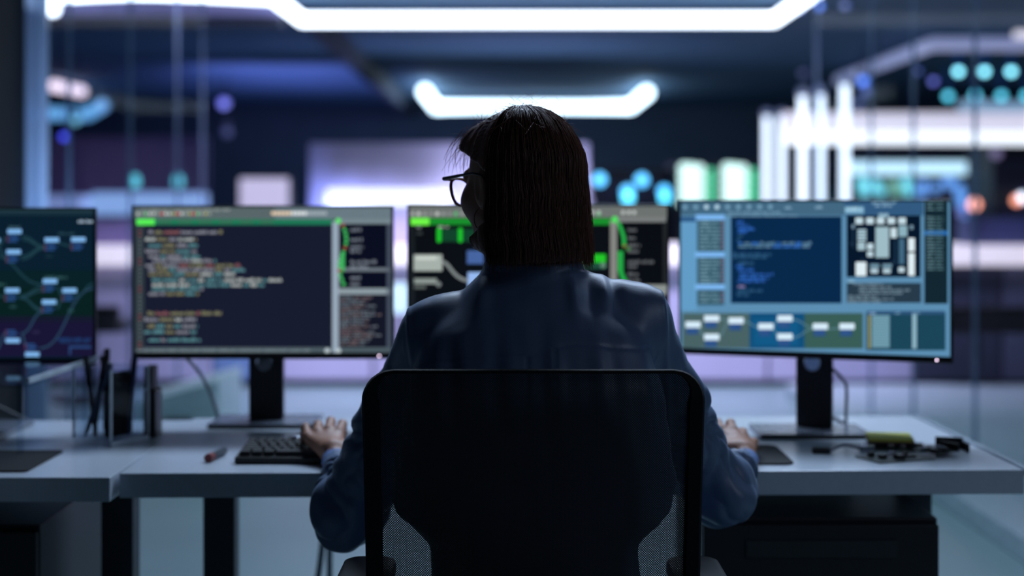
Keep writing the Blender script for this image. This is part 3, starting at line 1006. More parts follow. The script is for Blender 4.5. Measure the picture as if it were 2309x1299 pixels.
m.text(1966, 2020, 457, 5, [(140, 180, 205)], seed=6); m.text(1973, 2012, 464, 5, [(140, 180, 205)], seed=7); m.text(1908, 1945, 471, 9, [(170, 206, 226)], seed=8)
for k in range(22):
    y = 500 + k * 8.5
    if 563 < y < 582 or 638 < y < 655:
        continue
    m.text(1578, 1602, y, 4.6, [(128, 168, 182)], seed=10 + k); m.text(1604, 1624, y, 4.6, [(112, 152, 166)], seed=40 + k); m.rect(1627, y - 2, 1631, y + 2, (140, 90, 110))
for k, (x0, x1, y, c) in enumerate(((1662, 1676, 500, 0), (1662, 1690, 508, 0), (1665, 1702, 516, 0), (1664, 1690, 522, 0), (1664, 1676, 531, 1), (1662, 1670, 541, 1), (1666, 1830, 548, 2), (1666, 1826, 555, 2),
                                   (1652, 1740, 573, 1), (1652, 1730, 579, 1), (1664, 1700, 593, 1), (1660, 1676, 600, 0), (1664, 1700, 608, 0), (1668, 1745, 618, 0), (1668, 1735, 626, 0), (1664, 1725, 633, 0), (1664, 1680, 645, 3), (1664, 1720, 655, 1), (1662, 1690, 664, 1))):
    m.text(x0, x1, y, 7, ([(48, 104, 196)], [(46, 92, 128)], [(96, 140, 166), (60, 120, 206), (100, 140, 170)], [(150, 140, 190)])[c], (8, 24), seed=60 + k)


def zb(x0, y0, x1, y1, c):
    """Block given in the close-up crop (x from 1740, y from 440, scale 2.952)."""
    m.rect(1740 + x0 / 2.952, 440 + y0 / 2.952, 1740 + x1 / 2.952, 440 + y1 / 2.952, c)


WB, GB = (222, 238, 244), (150, 184, 196)
for x in (558, 630, 700, 772, 844):
    zb(x, 150, x + 50, 192, (196, 220, 230))
zb(712, 122, 778, 148, (140, 176, 194))
zb(692, 212, 780, 416, (158, 188, 198))
for y in (228, 248, 268, 288):
    zb(572, y, 630, y + 15, (170, 200, 212))
zb(572, 312, 622, 366, (164, 192, 202)); zb(636, 322, 676, 362, (196, 220, 230)); zb(636, 374, 676, 410, (190, 214, 224))
zb(792, 218, 832, 284, (200, 222, 230)); zb(846, 202, 902, 276, (140, 176, 190)); zb(848, 290, 884, 460, (66, 104, 130))
zb(910, 286, 952, 374, WB); zb(910, 386, 952, 536, WB); zb(560, 446, 630, 538, WB)
zb(656, 458, 716, 484, (110, 146, 164)); zb(660, 490, 708, 520, (180, 206, 218)); zb(738, 458, 800, 484, (110, 146, 164)); zb(742, 490, 792, 520, (180, 206, 218))
zb(844, 480, 884, 514, (190, 214, 224)); zb(534, 196, 552, 222, (120, 150, 170)); zb(922, 200, 942, 228, (120, 150, 170))
for (x0, y0, x1, y1) in ((540, 230, 545, 350), (600, 420, 606, 446), (820, 300, 826, 460), (800, 440, 806, 456), (520, 320, 536, 326)):
    zb(x0, y0, x1, y1, (40, 70, 96))
m.text(1912, 1930, 634, 6, [(150, 190, 212)], seed=91)
for k, (x0, x1, y) in enumerate(((1925, 1990, 640), (1938, 2010, 647), (1936, 2052, 654), (1940, 2036, 661), (1912, 1975, 668), (1912, 2016, 674), (1912, 1990, 680))):
    m.text(x0, x1, y, 5, [(118, 142, 158)], seed=92 + k)
for k in range(20):
    y = 468 + k * 7.3 if k > 2 else 456 + k * 8
    m.text(2090, 2108, y, 4, [(104, 140, 150)], seed=120 + k); m.text(2110, 2128, y, 4, [(86, 122, 132)], seed=150 + k)
    if y > 600:
        break
for x, y in ((1563, 732), (1605, 718), (1660, 723), (1605, 760), (1727, 736), (1770, 718), (1770, 759), (1850, 736), (1910, 736)):
    m.rect(x - 15, y + 7, x + 11, y + 22, (38, 76, 132))
    m.text(x - 13, x + 9, y + 13, 3, [(70, 110, 160)], seed=int(x)); m.text(x - 13, x + 9, y + 18, 3, [(60, 100, 150)], seed=int(x) + 1)
for (a_, b_) in (((1620, 718), (1645, 723)), ((1575, 742), (1590, 760)), ((1620, 760), (1645, 726)), ((1742, 738), (1756, 720)), ((1742, 740), (1756, 760)), ((1785, 720), (1835, 738)), ((1785, 762), (1835, 742)), ((1866, 742), (1895, 740)), ((1676, 724), (1712, 738))):
    m.curve(a_, ((a_[0] + b_[0]) / 2, a_[1]), ((a_[0] + b_[0]) / 2, b_[1]), b_, 2.2, (96, 136, 150), 6)
m.layer = 3
for x, y in ((1563, 732), (1605, 718), (1660, 723), (1605, 760), (1727, 736), (1770, 718), (1770, 759), (1850, 736), (1910, 736)):
    m.rect(x - 17, y - 7, x + 17, y + 7, (214, 236, 250))
m.rect(1958, 711, 1963, 786, (150, 150, 96))
m.rect(1966, 711, 2006, 784, (112, 156, 174))
m.rect(2057, 709, 2067, 786, (140, 178, 194))
m.text(1960, 1975, 706, 5, [(150, 186, 226)], seed=77); m.text(2018, 2030, 706, 4, [(120, 160, 190)], seed=78); m.text(2057, 2078, 706, 4, [(120, 160, 190)], seed=79)
m.layer = 4
for k in range(12):
    m.rect(1966, 716 + k * 6, 2006, 717.4 + k * 6, (88, 132, 150))
m.finish()

# -- node diagram monitor at the far left
m = Monitor('dark node diagram monitor cut off by the edge of the view', -1.257, 3.25, 1.234, 0.0, base_y=3.12, base_d=0.25)
m.t['label'] = 'dark monitor with a glowing node diagram on the neighbouring desk'
m.bgcol = (9, 30, 46)
m.rect(-330, 468, 212, 486, (24, 46, 58)); m.rect(-330, 472, 212, 477, (40, 66, 76))
for k in range(24):
    y0 = 492 + k * 13
    f = k / 23.0
    c = (9, 30, 46) if f < .35 else (8, 32, 38) if f < .5 else (8, 32, 32) if f < .72 else (20, 24, 44) if f < .78 else (24, 20, 52)
    m.rect(-330, y0, 212, y0 + 13, c)
m.layer = 1
NC = (128, 182, 236)
nodes = [(33, 522, 1), (31, 568, 1), (117, 541, 1), (177, 540, 1), (113, 634, 1), (28, 655, 1), (111, 681, 1), (157, 655, 1), (29, 768, -1), (73, 799, -1), (-16, 542, 1), (-60, 560, 1), (-120, 600, 1), (-60, 660, 1), (-140, 690, 1), (-200, 560, 1), (-120, 760, 1)]
LC = (26, 58, 70)
for a_, b_ in (((50, 533), (102, 556)), ((50, 540), (102, 558)), ((48, 585), (102, 560)), ((48, 578), (102, 557)), ((132, 549), (162, 555)), ((-20, 575), (98, 642)), ((45, 668), (98, 648)), ((45, 670), (98, 656)), ((45, 671), (96, 697)), ((45, 672), (98, 702)), ((128, 648), (142, 668)), ((128, 696), (142, 672)), ((172, 668), (212, 640)),
               ((48, 752), (98, 703)), ((90, 786), (212, 650)), ((48, 752), (60, 780)), ((-10, 790), (15, 750)), ((-5, 556), (15, 536)), ((-5, 560), (15, 580)), ((-30, 670), (12, 668))):
    m.curve(a_, ((a_[0] + b_[0]) / 2, a_[1]), ((a_[0] + b_[0]) / 2, b_[1]), b_, 4.2, (40, 66, 92) if a_[1] > 745 else (30, 62, 74), 9)
m.layer = 2
for x, y, s in nodes:
    m.rect(x - 16, y - 5, x + 16, y + 5, NC)
    for k in range(3):
        m.rect(x - 14 + 4 * (k % 2), y + s * (10 + 6 * k) - 2, x + 6 + 5 * (k % 2), y + s * (10 + 6 * k) + 1.6, (42, 78, 134))
        m.rect(x - 17, y + s * (12 + 5 * k) - 1.5, x - 14, y + s * (12 + 5 * k) + 1.5, (110, 60, 90))
for k, (x0, x1, y, c) in enumerate(((176, 211, 499, (170, 190, 210)), (132, 168, 526, (40, 70, 84)), (20, 46, 512, (60, 92, 104)), (100, 152, 625, (54, 92, 96)), (103, 120, 577, (30, 54, 64)), (22, 38, 691, (40, 74, 80)), (154, 170, 700, (44, 84, 84)), (74, 90, 748, (46, 44, 80)), (130, 205, 764, (30, 60, 110)), (135, 205, 770, (28, 56, 100)), (-5, 14, 641, (50, 90, 90)))):
    m.text(x0, x1, y, 7, [c], seed=200 + k)
m.rect(156, 780, 205, 785, (40, 70, 120)); m.rect(156, 780, 160, 800, (40, 70, 120))
m.finish()

# ------------------------------------------------------------------ cables


def cable(label, pts, r=0.0035, mt=None, cat='cable'):
    b = MB(); b.tube(pts, r, 8)
    return tag(b.build('cable', mt or M_cable, smooth=True), label, cat)


cable('grey cable curving down behind the black upright box', bez((-0.80, 3.36, 0.90), (-0.74, 3.38, 0.86), (-0.72, 3.40, 0.80), (-0.705, 3.42, DZ + 0.004), 12) + [Vector((-0.69, 3.445, DZ + 0.004))], 0.0045)
cable('dark cable running down behind the light blue monitor', [Vector(v) for v in ((0.70, 3.28, 0.90), (0.765, 3.31, 0.84), (0.782, 3.33, 0.82), (0.786, 3.34, 0.80), (0.786, 3.35, DZ + 0.004), (0.78, 3.46, DZ + 0.004))], 0.004, mat('dark_cable', (48, 56, 66), 0.5))
cable('dark cable at the node diagram monitor\'s base', bez((-1.36, 3.30, 0.86), (-1.30, 3.33, 0.82), (-1.25, 3.36, 0.78), (-1.155, 3.40, DZ + 0.003), 10), 0.004, mat('dark_cable', (48, 56, 66), 0.5))
cable('grey cable looping under the desk nearest the armrest', bez((-0.44, 3.43, 0.655), (-0.46, 3.44, 0.45), (-0.44, 3.42, 0.3), (-0.56, 3.3, 0.006), 16), 0.008)
cable('grey cable hanging straight under the desk behind the elbow', bez((-0.435, 3.46, 0.655), (-0.445, 3.47, 0.5), (-0.45, 3.46, 0.3), (-0.42, 3.36, 0.006), 16), 0.008)

# ------------------------------------------------------------------ KEYBOARD, PADS, SMALL THINGS
kx0, kx1, ky0, ky1 = -0.556, -0.125, 2.848, 2.985
t = thing('keyboard', 'black mechanical keyboard under the hand on the main desk', 'keyboard', ((kx0 + kx1) / 2, (ky0 + ky1) / 2, DZ))
b = MB(); b.hexa([(kx0, ky0, DZ + .001), (kx1, ky0, DZ + .001), (kx1, ky1, DZ + .001), (kx0, ky1, DZ + .001), (kx0, ky0, DZ + .014), (kx1, ky0, DZ + .014), (kx1, ky1, DZ + .024), (kx0, ky1, DZ + .024)])
b.build('case', M_plastic, t, bevel=0.002)
ky_n = 0
for r in range(6):
    y = ky0 + 0.008 + r * 0.0205 + (0.002 if r == 5 else 0)
    x = kx0 + 0.008
    wds = {0: [.024, .024, .024, .116, .024, .024, .024, .024], 1: [.044] + [.019] * 10 + [.05], 2: [.034] + [.019] * 11 + [.04], 3: [.028] + [.019] * 12 + [.026], 4: [.019] * 13 + [.036], 5: [.019] * 15}[r]
    for q in wds + [.019] * 4:
        if x + q > kx1 - 0.006 or ky_n >= 98:
            break
        z = DZ + .014 + (y - ky0) / (ky1 - ky0) * .010
        b = MB(); b.hexa([(x, y, z), (x + q - .002, y, z), (x + q - .002, y + .0185, z + .0012), (x, y + .0185, z + .0012),
                          (x + .002, y + .002, z + .010), (x + q - .004, y + .002, z + .010), (x + q - .004, y + .0155, z + .0115), (x + .002, y + .0155, z + .0115)])
        b.build('key', M_key, t)
        ky_n += 1
        x += q
for kx in (-0.455, -0.418):
    b = MB(); b.lathe([(0.010, 0.02), (0.010, 0.034), (0.008, 0.036)], (kx, ky1 - 0.006, DZ), 16); b.build('volume_knob', M_chrome, t)

b = MB(); b.prism(rrect(0.27, 2.838, 0.566, 3.062, 0.025), DZ, DZ + 0.004); tag(b.build('mouse_pad', M_rub, bevel=0.001), 'black mouse pad under the hand on the main desk', 'mouse pad')
b = MB(); b.prism(rrect(-1.22, 2.765, -0.944, 3.0, 0.012), DZ - .001, DZ + 0.003); tag(b.build('mouse_pad', M_rub, bevel=0.001), 'black mouse pad on the neighbouring desk', 'mouse pad')
t = thing('computer_mouse', 'black computer mouse under the person\'s hand on the mouse pad', 'mouse', (0.452, 2.945, DZ + 0.004))
b = MB(); b.ball((0.452, 2.945, DZ + 0.010), (0.030, 0.056, 0.026), 3)
for v in b.bm.verts:
    v.co.z = max(v.co.z, DZ + 0.0045)
b.build('body', M_plastic, t, smooth=True)
b = MB(); b.lathe([(0.008, -0.004), (0.009, 0), (0.008, 0.004)], (0.452, 2.978, DZ + 0.028), 14, axis='X'); b.build('wheel', M_chrome, t)

# marker with a red end
q = Vector((-0.612, 2.87, DZ + 0.009)); d = Vector((0.16, 1, 0)).normalized()
t = thing('marker_pen', 'short marker with a red end lying beside the keyboard', 'pen', (q.x, q.y, DZ))
b = MB(); b.tube([q - d * 0.004, q + d * 0.018], [0.0088, 0.0088], 14); b.build('cap', mat('red_plastic', (130, 52, 52), 0.4), t, smooth=True)
b = MB(); b.tube([q + d * 0.019, q + d * 0.085, q + d * 0.095], [0.008, 0.008, 0.004], 14); b.build('barrel', mat('dark_teal_plastic', (34, 52, 66), 0.4), t, smooth=True)

# acrylic pen holder
c0 = Vector((-0.861, 3.053)); ux = Vector((0.052, 0.105)).normalized(); uy = Vector((-ux.y, ux.x))
SX, SY, SH = 0.118, 0.105, 0.165
hz = DZ - 0.001
t = thing('pen_holder', 'clear acrylic pen holder full of dark pens on the neighbouring desk', 'pen holder', (c0.x, c0.y + 0.05, hz))


def obox(b, a0, a1, b0, b1, z0, z1):
    pts = []
    for z in (z0, z1):
        for (a_, e_) in ((a0, b0), (a1, b0), (a1, b1), (a0, b1)):
            p = c0 + ux * a_ + uy * e_
            pts.append((p.x, p.y, z))
    b.hexa(pts)


th = 0.005
b = MB(); obox(b, 0, SX, 0, SY, hz, hz + 0.012); b.build('base', M_clear, t, bevel=0.001)
for (a0, a1, b0, b1) in ((0, SX, 0, th), (0, SX, SY - th, SY), (0, th, th, SY - th), (SX - th, SX, th, SY - th)):
    b = MB(); obox(b, a0, a1, b0, b1, hz + 0.0125, hz + SH); b.build('wall', M_clear, t, bevel=0.0008)
for (a_, e_) in ((0, 0), (SX, 0), (0, SY), (SX, SY)):
    b = MB(); obox(b, a_ - .002, a_ + .002, e_ - .002, e_ + .002, hz + 0.013, hz + SH); b.build('painted_edge_glow', M_edge, t)  # pale strips paint the bright reflection along the corners
b = MB(); obox(b, -.001, SX + .001, -.0028, -.0022, hz + .001, hz + .011); b.build('painted_edge_glow', M_edge, t)
tp_ = thing('pouch', 'black soft pouch standing inside the acrylic pen holder', 'pouch', (c0.x, c0.y + .08, hz + .0125))
b = MB(); obox(b, .030, .106, .030, .050, hz + .0125, hz + .150); b.build('body', mat('black_canvas', (18, 19, 24), 0.85, scale=300), tp_, bevel=0.007, smooth=True)
b = MB(); obox(b, .034, .102, .036, .044, hz + .1505, hz + .154); b.build('zip', M_chrome, tp_, bevel=0.001)
M_penb = mat('black_pen', (14, 16, 24), 0.35)
M_penblue = mat('navy_pen', (24, 38, 70), 0.35)
pens = [((.02, .06), (.02, .09), .19, .005, M_penb, 'black pen leaning in the holder nearest the monitor base'), ((.05, .06), (.085, .088), .20, .006, M_penb, 'thick black pen in the middle of the acrylic holder'),
        ((.07, .014), (.10, .02), .185, .0055, M_penblue, 'navy pen with a shiny clip leaning toward the black box'), ((.03, .075), (.06, .072), .175, .005, M_penb, 'short black pen at the back of the acrylic holder'),
        ((.09, .066), (.075, .094), .185, .0055, M_penb, 'black pen standing at the holder\'s far corner'), ((.015, .085), (.012, .012), .18, .005, M_penblue, 'navy pen crossing diagonally to the holder\'s front corner')]
for a_, e_, L, r, mt_, lb in pens:
    p0 = c0 + ux * a_[0] + uy * a_[1]; p1 = c0 + ux * e_[0] + uy * e_[1]
    A = Vector((p0.x, p0.y, hz + 0.020)); B_ = Vector((p1.x, p1.y, hz + L))
    d = (B_ - A).normalized()
    t = thing('pen', lb, 'pen', A)
    b = MB(); b.tube([A - d * 0.006, A + d * 0.012, A + d * (L * 0.62)], [0.0012, r, r], 10); b.build('barrel', mt_, t, smooth=True)
    b = MB(); b.tube([A + d * (L * 0.62), B_], [r * 1.12, r * 1.12], 10); b.build('cap', mt_, t, smooth=True)
    b = MB(); s = d.cross(Vector((0, 0, 1))).normalized() * -1
    b.tube([A + d * (L * 0.68) + s * r * 1.5, B_ + s * r * 1.5 - d * .004], 0.0014, 6); b.build('clip', M_chrome, t)

# acrylic riser shelf next to the pen holder
t = thing('acrylic_stand', 'clear acrylic riser shelf under the node diagram monitor', 'stand', (-1.1, 2.98, hz))
A, B_ = P(60, 872, 2.90), P(285, 820, 3.22)
for e_, nm in ((0, 'shelf'),):
    b = MB(); b.hexa([(A.x - .25, A.y + .02, .866), (A.x, A.y, .866), (B_.x - .065, B_.y + 0.0, .878), (B_.x - .50, B_.y + .02, .878),
                      (A.x - .25, A.y + .02, .872), (A.x, A.y, .872), (B_.x - .065, B_.y + 0.0, .886), (B_.x - .50, B_.y + .02, .886)])
    b.build('shelf', M_clear, t, bevel=0.001)
b = MB(); b.hexa([(A.x - .004, A.y + .01, .873), (A.x + .002, A.y + .01, .873), (B_.x - .063, B_.y, .887), (B_.x - .069, B_.y, .887), (A.x - .004, A.y + .01, .885), (A.x + .002, A.y + .01, .885), (B_.x - .063, B_.y, .899), (B_.x - .069, B_.y, .899)])
b.build('rim', M_edge, t, bevel=0.001)
for (x, y, z) in ((A.x - .03, A.y + .05, .868), (B_.x - .09, B_.y - .012, .877), (A.x - .24, A.y + .04, .868), (B_.x - .49, B_.y, .877)):
    b = MB(); b.box((x - .006, y - .006, hz), (x + .006, y + .006, z)); b.build('leg', M_clear, t)

# black upright box
t = thing('storage_box', 'narrow black upright box between the acrylic pen holder and the cable', 'box', (-0.80, 3.215, hz))
x0, x1 = (328 - HX) * 3.2 / F, (366 - HX) * 3.2 / F
x1 -= 0.010
b = MB(); b.box((x0, 3.18, hz), (x1, 3.24, hz + 0.105)); b.build('lower_case', M_plastic, t, bevel=0.003)
b = MB(); b.box((x0, 3.185, hz + 0.1055), (x1 - 0.008, 3.235, hz + 0.158)); b.build('upper_case', mat('black_olive', (22, 24, 18), 0.5), t, bevel=0.003)

# circuit boards and sticky notes
def board(label, c, sx, sy, rz, z, seed, bracket=None):
    rnd = random.Random(seed)
    t = thing('circuit_board', label, 'circuit board', (c[0], c[1], z), rz)
    mt_ = Matrix.Translation((c[0], c[1], z)) @ Matrix.Rotation(rz, 4, 'Z')
    b = MB(); b.box((-sx / 2, -sy / 2, 0), (sx / 2, sy / 2, 0.0018), mtx=mt_); b.build('board', M_pcb, t)
    for i in range(9):
        x, y = rnd.uniform(-.4, .4) * sx, rnd.uniform(-.4, .4) * sy
        w_, d_, h_ = rnd.uniform(.008, .022), rnd.uniform(.006, .018), rnd.uniform(.003, .010)
        b = MB(); b.box((max(-sx / 2, x - w_ / 2), max(-sy / 2, y - d_ / 2), 0.0018), (min(sx / 2, x + w_ / 2), min(sy / 2, y + d_ / 2), 0.0018 + h_), mtx=mt_)
        b.build('chip', rnd.choice((M_chip, M_chip, M_chrome)), t)
    if bracket:
        b = MB(); b.box((sx / 2, -sy / 2, 0), (sx / 2 + 0.004, sy / 2, 0.016), mtx=mt_); b.build('bracket', M_chrome if bracket == 2 else M_plastic, t)
    return t


board('small dark circuit board nearest the desk edge, in front of the sticky notes', (0.785, 2.915, ), 0.135, 0.085, math.radians(20), DZ + 0.0005, 3)
board('circuit board with a black bracket lying under the sticky notes', (0.842, 3.035), 0.15, 0.085, math.radians(-8), DZ + 0.0005, 5, 1)
board('circuit board tilted beside the sticky notes toward the desk trim', (0.884, 2.955), 0.06, 0.055, math.radians(28), DZ + 0.0085, 8, 1)
t = thing('drive_bracket', 'black metal bracket standing at the end of the circuit boards', 'bracket', (0.93, 3.0, DZ))
b = MB(); b.box((0.905, 3.035, DZ), (0.962, 3.041, DZ + 0.024), rz=-0.2); b.build('plate', M_plastic, t, bevel=0.001)
b = MB(); b.box((0.955, 2.985, DZ), (0.961, 3.035, DZ + 0.018)); b.build('flange', M_plastic, t, bevel=0.001)
t = thing('cable_connector', 'cable with a dark plug and chrome loop in front of the monitor base', 'cable', (0.63, 2.99, DZ))
b = MB(); b.box((0.627, 2.965, DZ + .0005), (0.665, 2.985, DZ + .012), rz=-0.1); b.build('plug', M_plastic, t, bevel=0.002)
b = MB(); b.tube(bez((0.664, 2.975, DZ + .006), (0.69, 2.97, DZ + .02), (0.70, 3.0, DZ + .018), (0.735, 3.0, DZ + .006), 10), 0.0035, 8); b.build('wire', M_cable, t, smooth=True)
b = MB(); b.box((0.735, 2.992, DZ + .0005), (0.762, 3.012, DZ + .012)); b.build('socket', M_chrome, t, bevel=0.001)
t = thing('sticky_notes', 'yellow sticky note pad on top of the circuit boards', 'sticky notes', (0.816, 3.075, DZ + 0.0095), math.radians(-9))
mt_ = Matrix.Translation((0.816, 3.075, DZ + 0.0095)) @ Matrix.Rotation(math.radians(-9), 4, 'Z')
b = MB(); b.box((-0.047, -0.044, 0.0050), (0.047, 0.044, 0.0120), mtx=mt_); b.build('note_sheets', M_note, t, bevel=0.001)
b = MB(); b.box((-0.049, -0.046, 0), (0.049, 0.046, 0.0045), mtx=mt_); b.build('backing', M_notebase, t, bevel=0.001)

# ------------------------------------------------------------------ implicit surfaces (for the body, clothes and hair)


def smin(a, b, k):
    h = np.clip(0.5 + 0.5 * (b - a) / k, 0, 1)
    return b + (a - b) * h - k * h * (1 - h)


def smax(a, b, k):
    return -smin(-a, -b, k)


def cone(p, a, b, ra, rb):
    a = np.asarray(a, np.float32); b = np.asarray(b, np.float32)
    ba = b - a
    pa = p - a
    t = np.clip((pa @ ba) / float(ba @ ba), 0, 1)
    return np.linalg.norm(pa - t[..., None] * ba, axis=-1) - (ra + (rb - ra) * t)


def ell(p, c, r, rot=None):
    q = p - np.asarray(c, np.float32)
    if rot is not None:
        q = q @ rot
    r = np.asarray(r, np.float32)
    k0 = np.linalg.norm(q / r, axis=-1)
    k1 = np.linalg.norm(q / (r * r), axis=-1) + 1e-9
    return k0 * (k0 - 1.0) / k1


def profile(p, zs, cx, cy, a, b, e=2.3):
    """Stack of (super)elliptic cross-sections along z."""
    z = p[..., 2]
    zz = np.linspace(zs[0], zs[-1], 240)
    kr = np.exp(-np.linspace(-2, 2, 25) ** 2); kr /= kr.sum()

    def sm(t_):
        return np.interp(z, zz, np.convolve(np.pad(np.interp(zz, zs, t_), 12, mode='edge'), kr, mode='valid'))
    A = sm(a); B = sm(b)
    x = np.abs(p[..., 0] - sm(cx)) / A
    y = np.abs(p[..., 1] - sm(cy)) / B
    r = (x ** e + y ** e) ** (1 / e)
    d = (r - 1.0) * np.minimum(A, B)
    d = np.maximum(d, zs[0] - z)
    return np.maximum(d, z - zs[-1])


def polygonise(fn, lo, hi, h):
    """Surface nets over a sparse block grid -> verts, quads."""
    n = 16
    lo = np.asarray(lo, np.float32); hi = np.asarray(hi, np.float32)
    nb = np.ceil((hi - lo) / (n * h)).astype(int)
    N = nb * n + 2
    bi = np.stack(np.meshgrid(*[np.arange(k) for k in nb], indexing='ij'), -1).reshape(-1, 3)
    cen = lo + (bi * n + n / 2) * h
    keep = np.abs(fn(cen.astype(np.float32))) < n * h * 1.6
    bi = bi[keep]
    g = np.stack(np.meshgrid(*[np.arange(n + 1)] * 3, indexing='ij'), -1).reshape(-1, 3)
    ids, pos, quads = [], [], []
    corners = [(dx, dy, dz) for dx in (0, 1) for dy in (0, 1) for dz in (0, 1)]
    edges = [(i, j) for i in range(8) for j in range(i + 1, 8) if sum(abs(corners[i][k] - corners[j][k]) for k in range(3)) == 1]

    def lid(x, y, z):
        return (x.astype(np.int64) * N[1] + y) * N[2] + z
    for s in range(0, len(bi), 48):
        blk = bi[s:s + 48]
        gi = blk[:, None, :] * n + g[None]
        pts = (lo + gi * h).astype(np.float32)
        V = fn(pts.reshape(-1, 3)).reshape(len(blk), n + 1, n + 1, n + 1)
        I = V < 0
        cv = np.stack([V[:, c[0]:n + c[0], c[1]:n + c[1], c[2]:n + c[2]] for c in corners], -1)
        ins = (cv < 0).sum(-1)
        act = np.nonzero((ins > 0) & (ins < 8))
        if len(act[0]):
            v = cv[act]
            acc = np.zeros((len(v), 3)); cnt = np.zeros(len(v))
            for i, j in edges:
                cr = (v[:, i] < 0) != (v[:, j] < 0)
                t = np.where(cr, v[:, i] / np.where(cr, v[:, i] - v[:, j], 1), 0)
                q = np.asarray(corners[i]) + t[:, None] * (np.asarray(corners[j]) - np.asarray(corners[i]))
                acc += q * cr[:, None]; cnt += cr
            cell = blk[act[0]] * n + np.stack(act[1:], -1)
            pos.append(lo + (cell + acc / cnt[:, None]) * h)
            ids.append(lid(cell[:, 0], cell[:, 1], cell[:, 2]))
        for ax in range(3):
            sl = [slice(0, n)] * 3
            s2 = list(sl); s2[ax] = slice(1, n + 1)
            A = I[(slice(None), *sl)]; B = I[(slice(None), *s2)]
            e = np.nonzero(A != B)
            if not len(e[0]):
                continue
            c = blk[e[0]] * n + np.stack(e[1:], -1)
            u, w_ = (ax + 1) % 3, (ax + 2) % 3
            cs = []
            for du, dw in ((1, 1), (0, 1), (0, 0), (1, 0)):
                q = c.copy(); q[:, u] -= du; q[:, w_] -= dw
                cs.append(lid(q[:, 0], q[:, 1], q[:, 2]))
            q = np.stack(cs, -1)
            flip = ~A[e]
            q[flip] = q[flip][:, ::-1]
            quads.append(q)
    ids = np.concatenate(ids); pos = np.concatenate(pos); quads = np.concatenate(quads)
    o = np.argsort(ids); ids = ids[o]; pos = pos[o]
    k = np.clip(np.searchsorted(ids, quads), 0, len(ids) - 1)
    ok = (ids[k] == quads).all(1)
    return pos, k[ok]


# ------------------------------------------------------------------ PERSON
HC = np.array([0.008, 2.42, 1.275], np.float32)
th = math.radians(38)
pit = math.radians(-4)
Rz = np.array([[math.cos(th), -math.sin(th), 0], [math.sin(th), math.cos(th), 0], [0, 0, 1]])
Rx = np.array([[1, 0, 0], [0, math.cos(pit), -math.sin(pit)], [0, math.sin(pit), math.cos(pit)]])
HR = (Rz @ Rx).astype(np.float32)      # head-local (right, forward, up) -> world


def H(x, y, z):
    return HC + HR @ np.array([x, y, z], np.float32)


def hl(p):
    return (p - HC) @ HR


TZ = [0.44, 0.50, 0.62, 0.695, 0.735, 0.80, 0.95, 1.03, 1.08, 1.12]
TCX = [0.035, 0.04, 0.04, 0.035, 0.035, 0.035, 0.037, 0.037, 0.037, 0.036]
TCY = [2.36, 2.34, 2.33, 2.32, 2.32, 2.32, 2.325, 2.35, 2.375, 2.395]
TA = [0.185, 0.19, 0.170, 0.160, 0.160, 0.165, 0.172, 0.158, 0.112, 0.072]
TB = [0.13, 0.135, 0.118, 0.115, 0.115, 0.112, 0.108, 0.092, 0.075, 0.062]
SA = [0.185, 0.195, 0.172, 0.168, 0.222, 0.232, 0.208, 0.180, 0.120, 0.072]      # the loose blouse is wider than the body
SHL, SHR = (-0.135, 2.395, 1.022), (0.212, 2.395, 1.050)
ELL, ELR = (-0.290, 2.585, 0.690), (0.374, 2.58, 0.722)
MDL, MDR = (-0.205, 2.49, 0.880), (0.284, 2.49, 0.890)
WRL, WRR = (-0.350, 2.815, 0.738), (0.462, 2.815, 0.737)

# hand joints: MCP, PIP, DIP, tip for index, middle, ring, little; thumb
HAND_L = [[(-0.352, 2.893, .776), (-0.349, 2.928, .789), (-0.350, 2.946, .770), (-0.352, 2.950, .753)],
          [(-0.374, 2.896, .779), (-0.374, 2.935, .793), (-0.375, 2.955, .773), (-0.376, 2.960, .756)],
          [(-0.396, 2.892, .775), (-0.399, 2.929, .787), (-0.401, 2.950, .769), (-0.402, 2.955, .754)],
          [(-0.414, 2.882, .768), (-0.423, 2.910, .785), (-0.428, 2.927, .772), (-0.431, 2.933, .754)]]
THUMB_L = [(-0.338, 2.838, .747), (-0.312, 2.868, .762), (-0.304, 2.896, .770), (-0.306, 2.918, .756)]
HAND_R = [[(0.428, 2.897, .779), (0.424, 2.934, .790), (0.426, 2.960, .774), (0.428, 2.979, .757)],
          [(0.450, 2.900, .778), (0.451, 2.938, .788), (0.453, 2.966, .771), (0.454, 2.984, .753)],
          [(0.470, 2.894, .767), (0.475, 2.928, .772), (0.478, 2.950, .756), (0.479, 2.962, .742)],
          [(0.485, 2.884, .752), (0.495, 2.909, .755), (0.499, 2.926, .742), (0.499, 2.936, .733)]]
THUMB_R = [(0.434, 2.842, .752), (0.410, 2.872, .764), (0.404, 2.902, .760), (0.409, 2.928, .746)]


